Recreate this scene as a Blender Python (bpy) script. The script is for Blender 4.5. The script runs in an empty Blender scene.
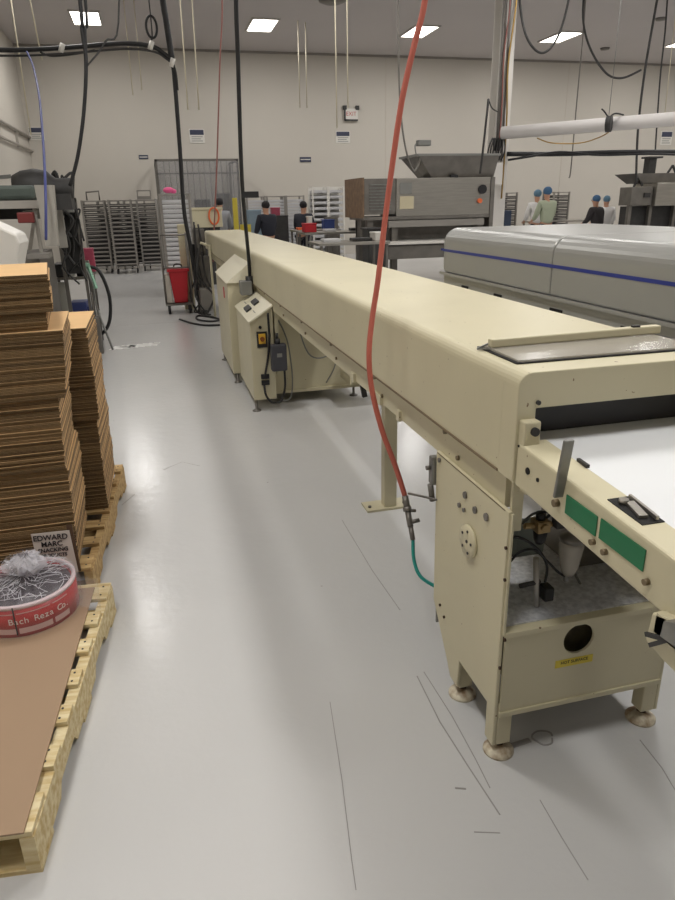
import bpy, bmesh, math, random
from mathutils import Vector, Matrix, Euler
R = math.radians
random.seed(7)
scene = bpy.context.scene
COL = scene.collection

# ------------------------------------------------------------------ camera
CAMH = 1.6
FPX = 676.0
_y = Vector((150-337.5, 206-450, FPX)).normalized()       # world Y in camera axes (right, down, forward)
_z = _y.cross(Vector((1, -.021, 0))).normalized()
if _z.y > 0: _z = -_z
_x = _y.cross(_z)
if _x.x < 0: _x = -_x
right = Vector((_x.x, _y.x, _z.x)); down = Vector((_x.y, _y.y, _z.y)); fwd = Vector((_x.z, _y.z, _z.z))
cd = bpy.data.cameras.new('camera'); cam = bpy.data.objects.new('camera', cd); COL.objects.link(cam)
m = Matrix((right, -down, -fwd)).transposed().to_4x4(); m.translation = (0, 0, CAMH)
cam.matrix_world = m
cd.sensor_fit = 'VERTICAL'; cd.sensor_height = 24; cd.lens = FPX/900*24; cd.clip_start = .02
scene.camera = cam

def P(u, v, y):
    "point of the room at depth y (metres down the hall) that the photo shows at u,v"
    d = right*(u-337.5) + down*(v-450) + fwd*FPX
    return Vector((0, 0, CAMH)) + d*(y/d.y)
def PX(u, v, x):
    d = right*(u-337.5) + down*(v-450) + fwd*FPX
    return Vector((0, 0, CAMH)) + d*(x/d.x)
def PZ(u, v, z=0):
    d = right*(u-337.5) + down*(v-450) + fwd*FPX
    return Vector((0, 0, CAMH)) + d*((z-CAMH)/d.z)

# --------------------------------------------------------------- materials
def s2l(c):
    return tuple(((x/12.92) if x <= .04045 else ((x+.055)/1.055)**2.4) for x in [k/255 for k in c])
_mc = {}
def mat(name, rgb, rough=.5, metal=0, var=0, scale=6, bump=0, bscale=60, alpha=1, trans=0, emit=None, spec=.5, rgb2=None, detail=4, stretch=None):
    if name in _mc: return _mc[name]
    M = bpy.data.materials.new(name); M.use_nodes = True
    nt = M.node_tree; b = nt.nodes['Principled BSDF']
    c = s2l(rgb)
    b.inputs['Base Color'].default_value = (*c, 1)
    b.inputs['Roughness'].default_value = rough; b.inputs['Metallic'].default_value = metal
    b.inputs['Specular IOR Level'].default_value = spec
    b.inputs['Alpha'].default_value = alpha
    b.inputs['Transmission Weight'].default_value = trans
    tc = nt.nodes.new('ShaderNodeTexCoord'); src = tc.outputs['Object']
    if stretch:
        mp = nt.nodes.new('ShaderNodeMapping'); mp.inputs['Scale'].default_value = stretch
        nt.links.new(src, mp.inputs['Vector']); src = mp.outputs['Vector']
    if var or rgb2:
        n = nt.nodes.new('ShaderNodeTexNoise'); n.inputs['Scale'].default_value = scale; n.inputs['Detail'].default_value = detail
        nt.links.new(src, n.inputs['Vector'])
        r = nt.nodes.new('ShaderNodeValToRGB')
        c2 = s2l(rgb2) if rgb2 else tuple(x*(1-var) for x in c)
        r.color_ramp.elements[0].position = .35; r.color_ramp.elements[1].position = .65
        r.color_ramp.elements[0].color = (*c2, 1); r.color_ramp.elements[1].color = (*c, 1)
        nt.links.new(n.outputs['Fac'], r.inputs['Fac']); nt.links.new(r.outputs['Color'], b.inputs['Base Color'])
    if bump:
        n = nt.nodes.new('ShaderNodeTexNoise'); n.inputs['Scale'].default_value = bscale; n.inputs['Detail'].default_value = 3
        nt.links.new(src, n.inputs['Vector'])
        bp = nt.nodes.new('ShaderNodeBump'); bp.inputs['Strength'].default_value = bump; bp.inputs['Distance'].default_value = .01
        nt.links.new(n.outputs['Fac'], bp.inputs['Height']); nt.links.new(bp.outputs['Normal'], b.inputs['Normal'])
    if emit:
        b.inputs['Emission Color'].default_value = (*s2l(rgb), 1); b.inputs['Emission Strength'].default_value = emit
    _mc[name] = M
    return M

def painted_cream():
    M = mat('cream_paint', (204, 196, 166), .4, 0, var=.06, scale=2.5, bump=.06, bscale=9)
    nt = M.node_tree; b = nt.nodes['Principled BSDF']
    # small worn chips in the paint
    tc = nt.nodes.new('ShaderNodeTexCoord')
    v = nt.nodes.new('ShaderNodeTexNoise'); v.inputs['Scale'].default_value = 55; v.inputs['Detail'].default_value = 2
    nt.links.new(tc.outputs['Object'], v.inputs['Vector'])
    r = nt.nodes.new('ShaderNodeValToRGB'); r.color_ramp.elements[0].position = .745; r.color_ramp.elements[1].position = .765
    nt.links.new(v.outputs['Fac'], r.inputs['Fac'])
    mx = nt.nodes.new('ShaderNodeMix'); mx.data_type = 'RGBA'
    old = b.inputs['Base Color'].links[0].from_socket
    nt.links.new(r.outputs['Color'], mx.inputs['Factor']); nt.links.new(old, mx.inputs['A'])
    mx.inputs['B'].default_value = (*s2l((120, 98, 70)), 1)
    nt.links.new(mx.outputs['Result'], b.inputs['Base Color'])
    return M
CREAM = painted_cream()
STEEL = mat('stainless_steel', (178, 174, 166), .33, .85, var=.12, scale=3, stretch=(1, 1, 14))
STEELD = mat('dull_steel', (128, 124, 118), .45, .6, var=.2, scale=5)
SILVER = mat('silver_paint', (168, 168, 165), .32, .35, var=.05, scale=2)
BLUE = mat('blue_stripe', (40, 54, 136), .4)
BLACK = mat('black_rubber', (28, 28, 30), .5)
DARK = mat('dark_grey', (58, 57, 56), .6, var=.3, scale=8)
GREY = mat('grey_plastic', (128, 128, 124), .5)
GREYM = mat('zinc_metal', (140, 140, 136), .4, .5, var=.2, scale=20)
WHITE = mat('white_plastic', (222, 219, 212), .4)
BELT = mat('white_belt', (228, 230, 232), .45, var=.03, scale=3)
RED = mat('red_plastic', (186, 34, 44), .45)
REDHOSE = mat('red_rubber', (186, 98, 82), .55)
TEAL = mat('teal_plastic', (34, 140, 130), .4)
GREEN = mat('green_label', (22, 112, 72), .4)
ALU = mat('aluminium', (150, 146, 140), .4, .4)
ALUD = mat('worn_tray', (150, 146, 140), .5, .3)
BRASS = mat('brass', (170, 140, 84), .35, .8)
CARD = mat('cardboard', (192, 152, 106), .85, var=.1, scale=2.2)
CARDTOP = mat('cardboard_light', (216, 178, 128), .85, var=.08, scale=4)
CARDSHEET = mat('cardboard_sheet', (164, 138, 112), .8, var=.05, scale=1.5)
WOOD = mat('pine_wood', (230, 216, 176), .75, rgb2=(198, 172, 118), scale=7, stretch=(1, 6, 6), bump=.2, bscale=30)
WOOD2 = mat('aged_wood', (206, 176, 124), .8, rgb2=(166, 132, 84), scale=7, stretch=(1, 6, 6), bump=.2, bscale=30)
PAPER = mat('paper', (206, 196, 188), .7)
INK = mat('ink', (38, 34, 36), .7)
INKW = mat('white_ink', (236, 222, 216), .6)
YEL = mat('yellow_sticker', (216, 196, 70), .5)
ORANGE = mat('orange', (226, 110, 60), .5)
PINK = mat('pink', (236, 96, 150), .5)
SKIN = mat('skin', (196, 150, 124), .6)
BLUECL = mat('blue_cloth', (50, 66, 120), .8)
DULLB = mat('dull_brass', (122, 108, 84), .5, .4)
HOLE = mat('hole_black', (14, 13, 12), .8)
PLATE = mat('clear_plate', (196, 190, 176), .2, alpha=.55)
PLASTIC = mat('clear_wrap', (240, 240, 245), .1, alpha=.10, bump=1.0, bscale=24)
VINYL = mat('clear_vinyl', (150, 150, 152), .25, alpha=.4)
PURPLE = mat('dark_film', (62, 50, 60), .3, var=.5, scale=30, bump=.5, bscale=40)
FOOT = mat('foot_white', (216, 208, 186), .5, rgb2=(140, 112, 80), scale=30)

def corrugated_edges():
    "edges of piled flat cartons: fine dark lines between brown boards"
    M = bpy.data.materials.new('cardboard_edges'); M.use_nodes = True
    nt = M.node_tree; b = nt.nodes['Principled BSDF']; b.inputs['Roughness'].default_value = .9
    oi = nt.nodes.new('ShaderNodeObjectInfo')
    r = nt.nodes.new('ShaderNodeValToRGB'); r.color_ramp.elements[0].color = (*s2l((100, 80, 52)), 1); r.color_ramp.elements[1].color = (*s2l((140, 114, 78)), 1)
    nt.links.new(oi.outputs['Random'], r.inputs['Fac'])
    tc = nt.nodes.new('ShaderNodeTexCoord')
    n = nt.nodes.new('ShaderNodeTexNoise'); n.inputs['Scale'].default_value = 40
    mp = nt.nodes.new('ShaderNodeMapping'); mp.inputs['Scale'].default_value = (1, 1, 6)
    nt.links.new(tc.outputs['Object'], mp.inputs['Vector']); nt.links.new(mp.outputs['Vector'], n.inputs['Vector'])
    mx = nt.nodes.new('ShaderNodeMix'); mx.data_type = 'RGBA'; mx.blend_type = 'MULTIPLY'; mx.inputs['Factor'].default_value = .5
    nt.links.new(r.outputs['Color'], mx.inputs['A']); nt.links.new(n.outputs['Fac'], mx.inputs['B'])
    nt.links.new(mx.outputs['Result'], b.inputs['Base Color'])
    return M
CARDEDGE = corrugated_edges()

# ------------------------------------------------------------ mesh builder
class MB:
    def __init__(self): self.bm = bmesh.new(); self.mi = 0
    def _f(self, vs):
        try:
            f = self.bm.faces.new(vs); f.material_index = self.mi; return f
        except ValueError: return None
    def box(self, x0, x1, y0, y1, z0, z1, M=None):
        v = [self.bm.verts.new((M @ Vector(p)) if M else p) for p in
             [(x0,y0,z0),(x1,y0,z0),(x1,y1,z0),(x0,y1,z0),(x0,y0,z1),(x1,y0,z1),(x1,y1,z1),(x0,y1,z1)]]
        for q in [(0,3,2,1),(4,5,6,7),(0,1,5,4),(1,2,6,5),(2,3,7,6),(3,0,4,7)]: self._f([v[i] for i in q])
        return self
    def bar(self, a, b, w, h=None, up=Vector((0,0,1))):
        a = Vector(a); b = Vector(b); h = h or w; d = (b-a).normalized()
        s = d.cross(up)
        if s.length < 1e-4: s = d.cross(Vector((1,0,0)))
        s.normalize(); t = s.cross(d)
        v = []
        for p in (a, b):
            for i, j in ((-1,-1),(1,-1),(1,1),(-1,1)): v.append(self.bm.verts.new(p + s*i*w/2 + t*j*h/2))
        for q in [(0,3,2,1),(4,5,6,7),(0,1,5,4),(1,2,6,5),(2,3,7,6),(3,0,4,7)]: self._f([v[i] for i in q])
        return self
    def cyl(self, a, b, r, r2=None, n=16, cap=True):
        a = Vector(a); b = Vector(b); r2 = r if r2 is None else r2; d = (b-a).normalized()
        s = d.orthogonal().normalized(); t = d.cross(s)
        A = [self.bm.verts.new(a + (s*math.cos(k*2*math.pi/n)+t*math.sin(k*2*math.pi/n))*r) for k in range(n)]
        B = [self.bm.verts.new(b + (s*math.cos(k*2*math.pi/n)+t*math.sin(k*2*math.pi/n))*r2) for k in range(n)]
        for k in range(n):
            f = self._f([A[k], A[(k+1)%n], B[(k+1)%n], B[k]])
            if f: f.smooth = True
        if cap: self._f(A[::-1]); self._f(B)
        return self
    def tube(self, pts, r, n=8, sub=6):
        pts = [Vector(p) for p in pts]
        if sub and len(pts) > 2:
            q = []
            for i in range(len(pts)-1):
                p0 = pts[max(i-1,0)]; p1 = pts[i]; p2 = pts[i+1]; p3 = pts[min(i+2,len(pts)-1)]
                for k in range(sub):
                    t = k/sub
                    q.append(.5*((2*p1)+(p2-p0)*t+(2*p0-5*p1+4*p2-p3)*t*t+(3*p1-p0-3*p2+p3)*t**3))
            q.append(pts[-1]); pts = q
        rings = []; s = None
        for i, p in enumerate(pts):
            d = (pts[min(i+1,len(pts)-1)]-pts[max(i-1,0)]).normalized()
            s = d.orthogonal().normalized() if s is None else (s - d*s.dot(d)).normalized()
            t = d.cross(s)
            rings.append([self.bm.verts.new(p+(s*math.cos(k*2*math.pi/n)+t*math.sin(k*2*math.pi/n))*r) for k in range(n)])
        for a, b in zip(rings, rings[1:]):
            for k in range(n):
                f = self._f([a[k], a[(k+1)%n], b[(k+1)%n], b[k]])
                if f: f.smooth = True
        self._f(rings[0][::-1]); self._f(rings[-1])
        return self
    def lathe(self, prof, c=(0,0,0), n=24, axis='z', cap=True):
        c = Vector(c); rings = []
        for r, h in prof:
            ring = []
            for k in range(n):
                a = k*2*math.pi/n
                p = {'z': (r*math.cos(a), r*math.sin(a), h), 'x': (h, r*math.cos(a), r*math.sin(a)), 'y': (r*math.sin(a), h, r*math.cos(a))}[axis]
                ring.append(self.bm.verts.new(c+Vector(p)))
            rings.append(ring)
        for a, b in zip(rings, rings[1:]):
            for k in range(n):
                f = self._f([a[k], a[(k+1)%n], b[(k+1)%n], b[k]])
                if f: f.smooth = True
        if cap: self._f(rings[0][::-1]); self._f(rings[-1])
        return self
    def prism(self, poly, axis, a, b):
        "poly of 2D points extruded along an axis from a to b"
        def mk(p, h):
            return {'y': (p[0], h, p[1]), 'x': (h, p[0], p[1]), 'z': (p[0], p[1], h)}[axis]
        A = [self.bm.verts.new(mk(p, a)) for p in poly]; B = [self.bm.verts.new(mk(p, b)) for p in poly]
        n = len(poly)
        self._f(A[::-1]); self._f(B)
        for k in range(n): self._f([A[k], A[(k+1)%n], B[(k+1)%n], B[k]])
        return self
    def hexa(self, lo, hi):
        "closed solid between two quads given as 3D corners"
        v = [self.bm.verts.new(p) for p in list(lo)+list(hi)]
        for q in [(0,3,2,1),(4,5,6,7),(0,1,5,4),(1,2,6,5),(2,3,7,6),(3,0,4,7)]: self._f([v[i] for i in q])
        return self
    def sphere(self, c, r, n=12, sc=(1,1,1)):
        pr = [(math.sin(math.pi*k/n)*r, -math.cos(math.pi*k/n)*r) for k in range(1, n)]
        before = set(self.bm.verts); self.lathe(pr, (0,0,0), n*2)
        for v in self.bm.verts:
            if v not in before: v.co = Vector((v.co.x*sc[0], v.co.y*sc[1], v.co.z*sc[2])) + Vector(c)
        return self
    def build(self, name, mats, parent=None, bevel=0, smooth=False):
        bmesh.ops.recalc_face_normals(self.bm, faces=self.bm.faces)
        me = bpy.data.meshes.new(name)
        o = bpy.data.objects.new(name, me); COL.objects.link(o)
        if parent:
            W = parent.location + (parent.parent.location if parent.parent else Vector())
            if parent.rotation_euler.z or (parent.parent and parent.parent.rotation_euler.z): W = Vector((0,0,0))  # built in local space
            else:
                for v in self.bm.verts: v.co -= W
            o.parent = parent
        else:
            # origin at the base of the thing
            vs = self.bm.verts
            lo = Vector((min(v.co.x for v in vs), min(v.co.y for v in vs), min(v.co.z for v in vs)))
            hi = Vector((max(v.co.x for v in vs), max(v.co.y for v in vs), 0))
            c = Vector(((lo.x+hi.x)/2, (lo.y+hi.y)/2, lo.z))
            for v in vs: v.co -= c
            o.location = c
        if smooth:
            for f in self.bm.faces: f.smooth = True
        self.bm.to_mesh(me); self.bm.free()
        for M in (mats if isinstance(mats, (list, tuple)) else [mats]): me.materials.append(M)
        if bevel:
            b = o.modifiers.new('bevel', 'BEVEL'); b.width = bevel; b.segments = 2; b.limit_method = 'ANGLE'; b.angle_limit = R(40)
        return o
def tag(o, label=None, cat=None, group=None, kind=None):
    if label: o['label'] = label
    if cat: o['category'] = cat
    if group: o['group'] = group
    if kind: o['kind'] = kind
    return o
def empty(name, loc=(0,0,0), rz=0):
    o = bpy.data.objects.new(name, None); COL.objects.link(o); o.location = loc; o.rotation_euler.z = rz
    o.empty_display_size = .1
    return o
def struct(mb, name, M): return tag(mb.build(name, M), kind='structure')
def copy_tree(o, parent=None):
    c = o.copy(); COL.objects.link(c); c.parent = parent
    for ch in list(o.children): copy_tree(ch, c)
    return c
def text(name, s, size, M, loc, rot, parent=None, align='CENTER', extr=.0005, bold=.0):
    cu = bpy.data.curves.new(name, 'FONT'); cu.body = s; cu.size = size; cu.align_x = align; cu.align_y = 'CENTER'; cu.extrude = extr; cu.offset = bold
    t = bpy.data.objects.new(name+'_tmp', cu); COL.objects.link(t)
    bpy.context.view_layer.update()
    me = bpy.data.meshes.new_from_object(t.evaluated_get(bpy.context.evaluated_depsgraph_get()))
    bpy.data.objects.remove(t); bpy.data.curves.remove(cu)
    me.materials.clear(); me.materials.append(M)
    o = bpy.data.objects.new(name, me); COL.objects.link(o)
    o.rotation_euler = rot; o.location = loc
    if parent:
        o.parent = parent
        W = parent.location + (parent.parent.location if parent.parent else Vector())
        o.location = Vector(loc) - W
    return o

# =============================================================== THE SETTING
XL, XR, YN, YB, ZC = -3.08, 24.0, -7.5, 22.1, 5.73
def floor_material():
    M = bpy.data.materials.new('sealed_floor'); M.use_nodes = True
    nt = M.node_tree; b = nt.nodes['Principled BSDF']
    b.inputs['Roughness'].default_value = .19; b.inputs['Specular IOR Level'].default_value = .2
    tc = nt.nodes.new('ShaderNodeTexCoord')
    n = nt.nodes.new('ShaderNodeTexNoise'); n.inputs['Scale'].default_value = .5; n.inputs['Detail'].default_value = 5
    nt.links.new(tc.outputs['Object'], n.inputs['Vector'])
    r = nt.nodes.new('ShaderNodeValToRGB'); r.color_ramp.elements[0].position = .3; r.color_ramp.elements[1].position = .7
    r.color_ramp.elements[0].color = (*s2l((194, 194, 193)), 1); r.color_ramp.elements[1].color = (*s2l((204, 203, 202)), 1)
    nt.links.new(n.outputs['Fac'], r.inputs['Fac'])
    # specks and pits
    v = nt.nodes.new('ShaderNodeTexVoronoi'); v.inputs['Scale'].default_value = 2.6; v.inputs['Randomness'].default_value = 1
    nt.links.new(tc.outputs['Object'], v.inputs['Vector'])
    rr = nt.nodes.new('ShaderNodeValToRGB'); rr.color_ramp.elements[0].position = .012; rr.color_ramp.elements[1].position = .022
    rr.color_ramp.elements[0].color = (.35,.32,.3,1); rr.color_ramp.elements[1].color = (1,1,1,1)
    nt.links.new(v.outputs['Distance'], rr.inputs['Fac'])
    mx = nt.nodes.new('ShaderNodeMix'); mx.data_type = 'RGBA'; mx.blend_type = 'MULTIPLY'; mx.inputs['Factor'].default_value = 1
    nt.links.new(r.outputs['Color'], mx.inputs['A']); nt.links.new(rr.outputs['Color'], mx.inputs['B'])
    nt.links.new(mx.outputs['Result'], b.inputs['Base Color'])
    # gentle trowel waviness
    n2 = nt.nodes.new('ShaderNodeTexNoise'); n2.inputs['Scale'].default_value = 17; n2.inputs['Detail'].default_value = 4
    nt.links.new(tc.outputs['Object'], n2.inputs['Vector'])
    bp = nt.nodes.new('ShaderNodeBump'); bp.inputs['Strength'].default_value = .15; bp.inputs['Distance'].default_value = .01
    nt.links.new(n2.outputs['Fac'], bp.inputs['Height']); nt.links.new(bp.outputs['Normal'], b.inputs['Normal'])
    return M
FLOOR = floor_material()
WALL = mat('wall_paint', (202, 196, 186), .7, var=.03, scale=.4)
CEIL = mat('ceiling_paint', (196, 190, 188), .8, var=.03, scale=.5)
struct(MB().box(XL-.2, XR+.2, YN-.2, YB+.2, -.15, 0), 'floor', FLOOR)
struct(MB().box(XL-.2, XR+.2, YN-.2, YB+.2, ZC, ZC+.15), 'ceiling', CEIL)
struct(MB().box(XL-.2, XR+.2, YB, YB+.2, 0, ZC), 'wall_back', WALL)
struct(MB().box(XL-.2, XR+.2, YN-.2, YN, 0, ZC), 'wall_front', mat('front_wall_low_bounce', (120, 114, 106), .8))  # unseen wall behind the camera, colour darkened to cut its bounced light
struct(MB().box(XL-.2, XL, YN, YB, 0, ZC), 'wall_left', WALL)
struct(MB().box(XR, XR+.2, YN, YB, 0, ZC), 'wall_right', WALL)
struct(MB().box(XL, XR, YB-.03, YB, ZC-.06, ZC), 'trim_1', mat('trim_grey', (150, 144, 138), .7))
# panel joint lines of the back wall
for i, x in enumerate((7.35, 13.6)):
    struct(MB().box(x, x+.02, YB-.006, YB, 0, ZC-.06), 'trim_%d' % (i+2), mat('trim_pale', (196, 188, 176), .7))
SCUFF = mat('scuff', (146, 143, 140), .4)
def floor_line(n, pts, w):
    mb = MB(); pts = [Vector(p) for p in pts]
    for a, b in zip(pts, pts[1:]): mb.bar((a.x, a.y, .0004), (b.x, b.y, .0004), w, .0008)
    struct(mb, 'trim_%d' % n, SCUFF)
floor_line(4, [(-2.6, 10.15), (0, 10.2), (.45, 10.26), (5, 10.3)], .018)
floor_line(5, [PZ(417, 676), PZ(440, 722), PZ(468, 766), PZ(500, 815)], .004)
floor_line(6, [PZ(424, 672), PZ(452, 716), PZ(476, 760), PZ(490, 788)], .003)
floor_line(7, [PZ(330, 702), PZ(342, 780), PZ(352, 862), PZ(356, 890)], .0025)
floor_line(8, [PZ(540, 800), PZ(562, 838), PZ(588, 880)], .0025)
floor_line(9, [PZ(342, 520), PZ(372, 570), PZ(400, 610)], .003)
floor_line(10, [PZ(455, 788), PZ(466, 789)], .006)
floor_line(11, [PZ(474, 832), PZ(500, 833)], .003)
floor_line(12, [PZ(640, 740), PZ(662, 768), PZ(675, 790)], .003)
floor_line(13, [PZ(163, 470), PZ(182, 462), PZ(200, 466)], .004)
floor_line(14, [PZ(122, 505), PZ(135, 494)], .005)
# ring stain by the foot
mb = MB()
c0 = PZ(543, 738)
mb.tube([(c0.x+.032*math.cos(a)*(1+.15*math.sin(3*a)), c0.y+.03*math.sin(a), .0006) for a in [k*.35 for k in range(18)]], .0035, 4, 2)
mb.bar(PZ(505, 748)+Vector((0,0,.0006)), PZ(530, 740)+Vector((0,0,.0006)), .02, .001)
struct(mb, 'trim_15', SCUFF)
# rails of pipe along the left wall
mb = MB()
mb.cyl((XL+.06, 6, 3.45), (XL+.06, YB, 3.45), .035); mb.cyl((XL+.06, 6, 3.1), (XL+.06, YB, 3.1), .03)
for y in (8, 12, 16, 20): mb.box(XL, XL+.06, y, y+.05, 3.05, 3.5)
tag(mb.build('wall_pipe', mat('pipe_grey', (176, 170, 162), .5)), 'pair of pale pipes running along the left wall', 'pipe')

# ceiling lights
LP = [(x, y) for y in (19.0, 11.6, 4.15, .5) for x in (-.98, 3.13, 7.24, 11.35, 15.46, 19.57)]
DIFF = mat('light_diffuser', (255, 250, 240), .5, emit=7)
FRM = mat('light_frame', (190, 186, 180), .5)
proto = None
names = {0: 'far row above the racks, leftmost', 1: 'far row, second from the left wall', 2: 'far row, above the steel machine beside the red hose', 3: 'far row, right of the column', 4: 'far row at the right edge of the photo'}
for i, (x, y) in enumerate(LP):
    if proto is None:
        t = empty('ceiling_light', (x, y, ZC-.03)); proto = t
        MB().box(x-.34, x-.3, y-.64, y+.64, ZC-.035, ZC).box(x+.3, x+.34, y-.64, y+.64, ZC-.035, ZC).box(x-.3, x+.3, y-.64, y-.6, ZC-.035, ZC).box(x-.3, x+.3, y+.6, y+.64, ZC-.035, ZC).build('frame', FRM, t)
        MB().box(x-.3, x+.3, y-.6, y+.6, ZC-.02, ZC-.005).build('diffuser', DIFF, t)
    else:
        t = copy_tree(proto); t.location = (x, y, ZC-.03)
    if i in names: tag(t, 'square white ceiling light panel, '+names[i], 'ceiling light', 'ceiling light panels')
    else: tag(t, 'white ceiling light panel in a row outside the photo, nearer than the far row', 'ceiling light', 'ceiling light panels')
    ld = bpy.data.lights.new('panel_lamp', 'AREA'); ld.shape = 'RECTANGLE'; ld.size = .6; ld.size_y = 1.2; ld.energy = {19.0: 58, 11.6: 40, 4.15: 74, .5: 62}[y]; ld.color = (1, .985, .965)
    lo = bpy.data.objects.new('panel_lamp', ld); COL.objects.link(lo); lo.location = (x, y, ZC-.04)
W = bpy.data.worlds.new('world'); scene.world = W; W.use_nodes = True
W.node_tree.nodes['Background'].inputs[0].default_value = (.75, .77, .8, 1); W.node_tree.nodes['Background'].inputs[1].default_value = .3
p = P(336, 1, 16.3)
tag(MB().lathe([(.02, ZC), (.3, ZC), (.3, ZC-.03), (.2, ZC-.07), (.02, ZC-.07)], (p.x, 16.6, 0), 24).build('ceiling_vent', STEELD), 'round grey ceiling vent at the top edge of the photo', 'vent')
for (u, v, lab) in ((605, 48, 'small grey ceiling fitting right of the fourth light'), (661, 18, 'flat grey ceiling fitting near the top right corner')):
    q = PZ(u, v, ZC)
    tag(MB().lathe([(.02, 0), (.14, 0), (.12, -.05), (.02, -.06)], (q.x, q.y, ZC), 14).build('ceiling_fitting', STEELD), lab, 'fitting')

# signs on the back wall
def wall_sign(u0, v0, u1, v1, lab, small=False):
    a = P(u0, v1, YB-.02); b = P(u1, v0, YB-.02)
    o = tag(MB().box(a.x, b.x, YB-.02, YB, a.z, b.z).build('wall_sign', WHITE if not small else mat('dark_blue', (58, 62, 84), .5)), lab, 'sign', None if small else 'white signs high on the back wall')
    if not small:
        h = b.z-a.z
        MB().box(a.x+.02, b.x-.02, YB-.026, YB-.02, b.z-h*.42, b.z-h*.06).build('header_band', mat('dark_blue', (58, 62, 84), .5), o)
        mb = MB()
        for k in range(3): mb.box(a.x+.06, b.x-.06-.05*(k%2), YB-.024, YB-.02, a.z+h*(.12+.15*k), a.z+h*(.17+.15*k))
        mb.build('text_line', GREY, o)
    else:
        MB().box(a.x+.02, b.x-.02, YB-.024, YB-.02, (a.z+b.z)/2-.012, (a.z+b.z)/2+.012).build('text_line', WHITE, o)
wall_sign(190, 129, 204, 143, 'white sign with dark heading on the back wall above the strip curtain')
wall_sign(30, 127, 43, 140, 'white sign with dark heading in the left corner behind the blue hose')
wall_sign(336, 131, 350, 143, 'white sign with dark heading below the exit sign')
wall_sign(660, 131, 673, 145, 'white sign with dark heading at the right edge below the white duct')
wall_sign(139, 155, 148, 159, 'tiny dark sign on the back wall left of the strip curtain', True)
wall_sign(300, 157, 311, 162, 'tiny dark sign on the back wall right of the black label tag', True)
a = P(344, 121, YB); b = P(357, 109, YB)
o = tag(MB().box(a.x, b.x, YB-.08, YB, a.z, b.z).build('exit_sign', WHITE), 'small white exit sign with dark corner lamps on the back wall', 'exit sign')
MB().box(a.x-.04, a.x+.06, YB-.12, YB-.02, b.z-.03, b.z+.08).box(b.x-.06, b.x+.04, YB-.12, YB-.02, b.z-.03, b.z+.08).build('lamp_head', DARK, o)
MB().box(a.x-.02, a.x+.03, YB-.1, YB-.08, a.z, b.z).box(a.x, b.x, YB-.1, YB-.08, a.z-.01, a.z+.04).build('edge_strip', DARK, o)
text('lettering', 'EXIT', .16, mat('exit_red', (190, 60, 50), .5), ((a.x+b.x)/2, YB-.085, (a.z+b.z)/2+.02), (R(90), 0, 0), o)

# structural column
t = empty('support_column', (6.97, 13.7, 0))
CW = mat('column_white', (226, 222, 216), .5, var=.05, scale=2)
MB().box(6.82, 7.12, 13.55, 13.58, 0, ZC).box(6.82, 7.12, 13.85, 13.88, 0, ZC).box(6.95, 6.99, 13.58, 13.85, 0, ZC).build('steel_section', CW, t)
MB().box(6.6, 6.9, 13.3, 13.55, 1.86, 2.27).build('junction_box', CW, t, .01)
mb = MB()
for dx, r in ((0, .016), (.05, .016), (.13, .02)): mb.cyl((6.84+dx, 13.52, 2.3), (6.84+dx, 13.52, ZC), r)
mb.build('conduit', mat('conduit_grey', (120, 116, 112), .5), t)
MB().tube([(6.9, 13.5, ZC), (6.93, 13.47, 5), (6.86, 13.46, 4.2), (6.88, 13.46, 3.2), (6.85, 13.45, 2.4)], .015).build('cable', mat('dusty_red', (140, 90, 82)), t)
MB().tube([(7.0, 13.5, ZC), (7.06, 13.46, 5.2), (6.96, 13.46, 4), (7.0, 13.46, 3), (6.98, 13.45, 1.6)], .018).build('cable', BRASS, t)
mb = MB()
for k in range(7): mb.tube([(6.6+.05*k, 13.4, 2.32), (6.58+.06*k, 13.35, 2.5+.04*(k%3)), (6.68+.04*k, 13.38, 2.72), (6.75+.02*k, 13.45, 2.5)], .016)
mb.build('cable_coil', DARK, t)

# ============================================================ COOLING TUNNEL
T = tag(empty('cooling_tunnel', (1.12, 1.5, 0)), 'long cream painted cooling tunnel conveyor running down the hall with white belt', 'conveyor')
X0, X1, ZT = .815, 1.425, 1.205
def hood_profile(z0, top=.06, w=.05, rr=.035):
    arcL = [(X0+rr-rr*math.cos(a), ZT-rr+rr*math.sin(a)) for a in [k*math.pi/12 for k in range(7)]]
    arcR = [(X1-rr+rr*math.sin(a), ZT-rr+rr*math.cos(a)) for a in [k*math.pi/12 for k in range(7)]]
    return [(X0, z0)] + arcL + arcR + [(X1, z0), (X1-w, z0), (X1-w, ZT-top), (X0+w, ZT-top), (X0+w, z0)]
hp = hood_profile(.925)
ys = [1.5, 4.9, 8.3, 11.78]
for a, b in zip(ys, ys[1:]):
    MB().prism(hp, 'y', a, b-.004).build('hood', CREAM, T)
# end cap with header
ec = [(X0-.002, .925)]+[(x-.002 if x < 1 else x+.002, z+.002) for x, z in hp[1:15]]+[(X1+.002, .925), (X1-.055, .925), (X1-.055, 1.115), (X0+.05, 1.115), (X0+.05, .925)]
MB().prism(ec, 'y', 1.42, 1.498).build('end_cap', CREAM, T, .003)
MB().box(X0+.05, X1-.05, 1.503, 1.513, 1.022, 1.145).build('rubber_curtain', mat('curtain_rubber', (52, 51, 53), .5), T)
# lip of the hood on its right edge
MB().box(X1-.01, X1+.02, 1.5, 11.7, ZT-.03, ZT-.012).build('hood_lip', CREAM, T)
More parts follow.
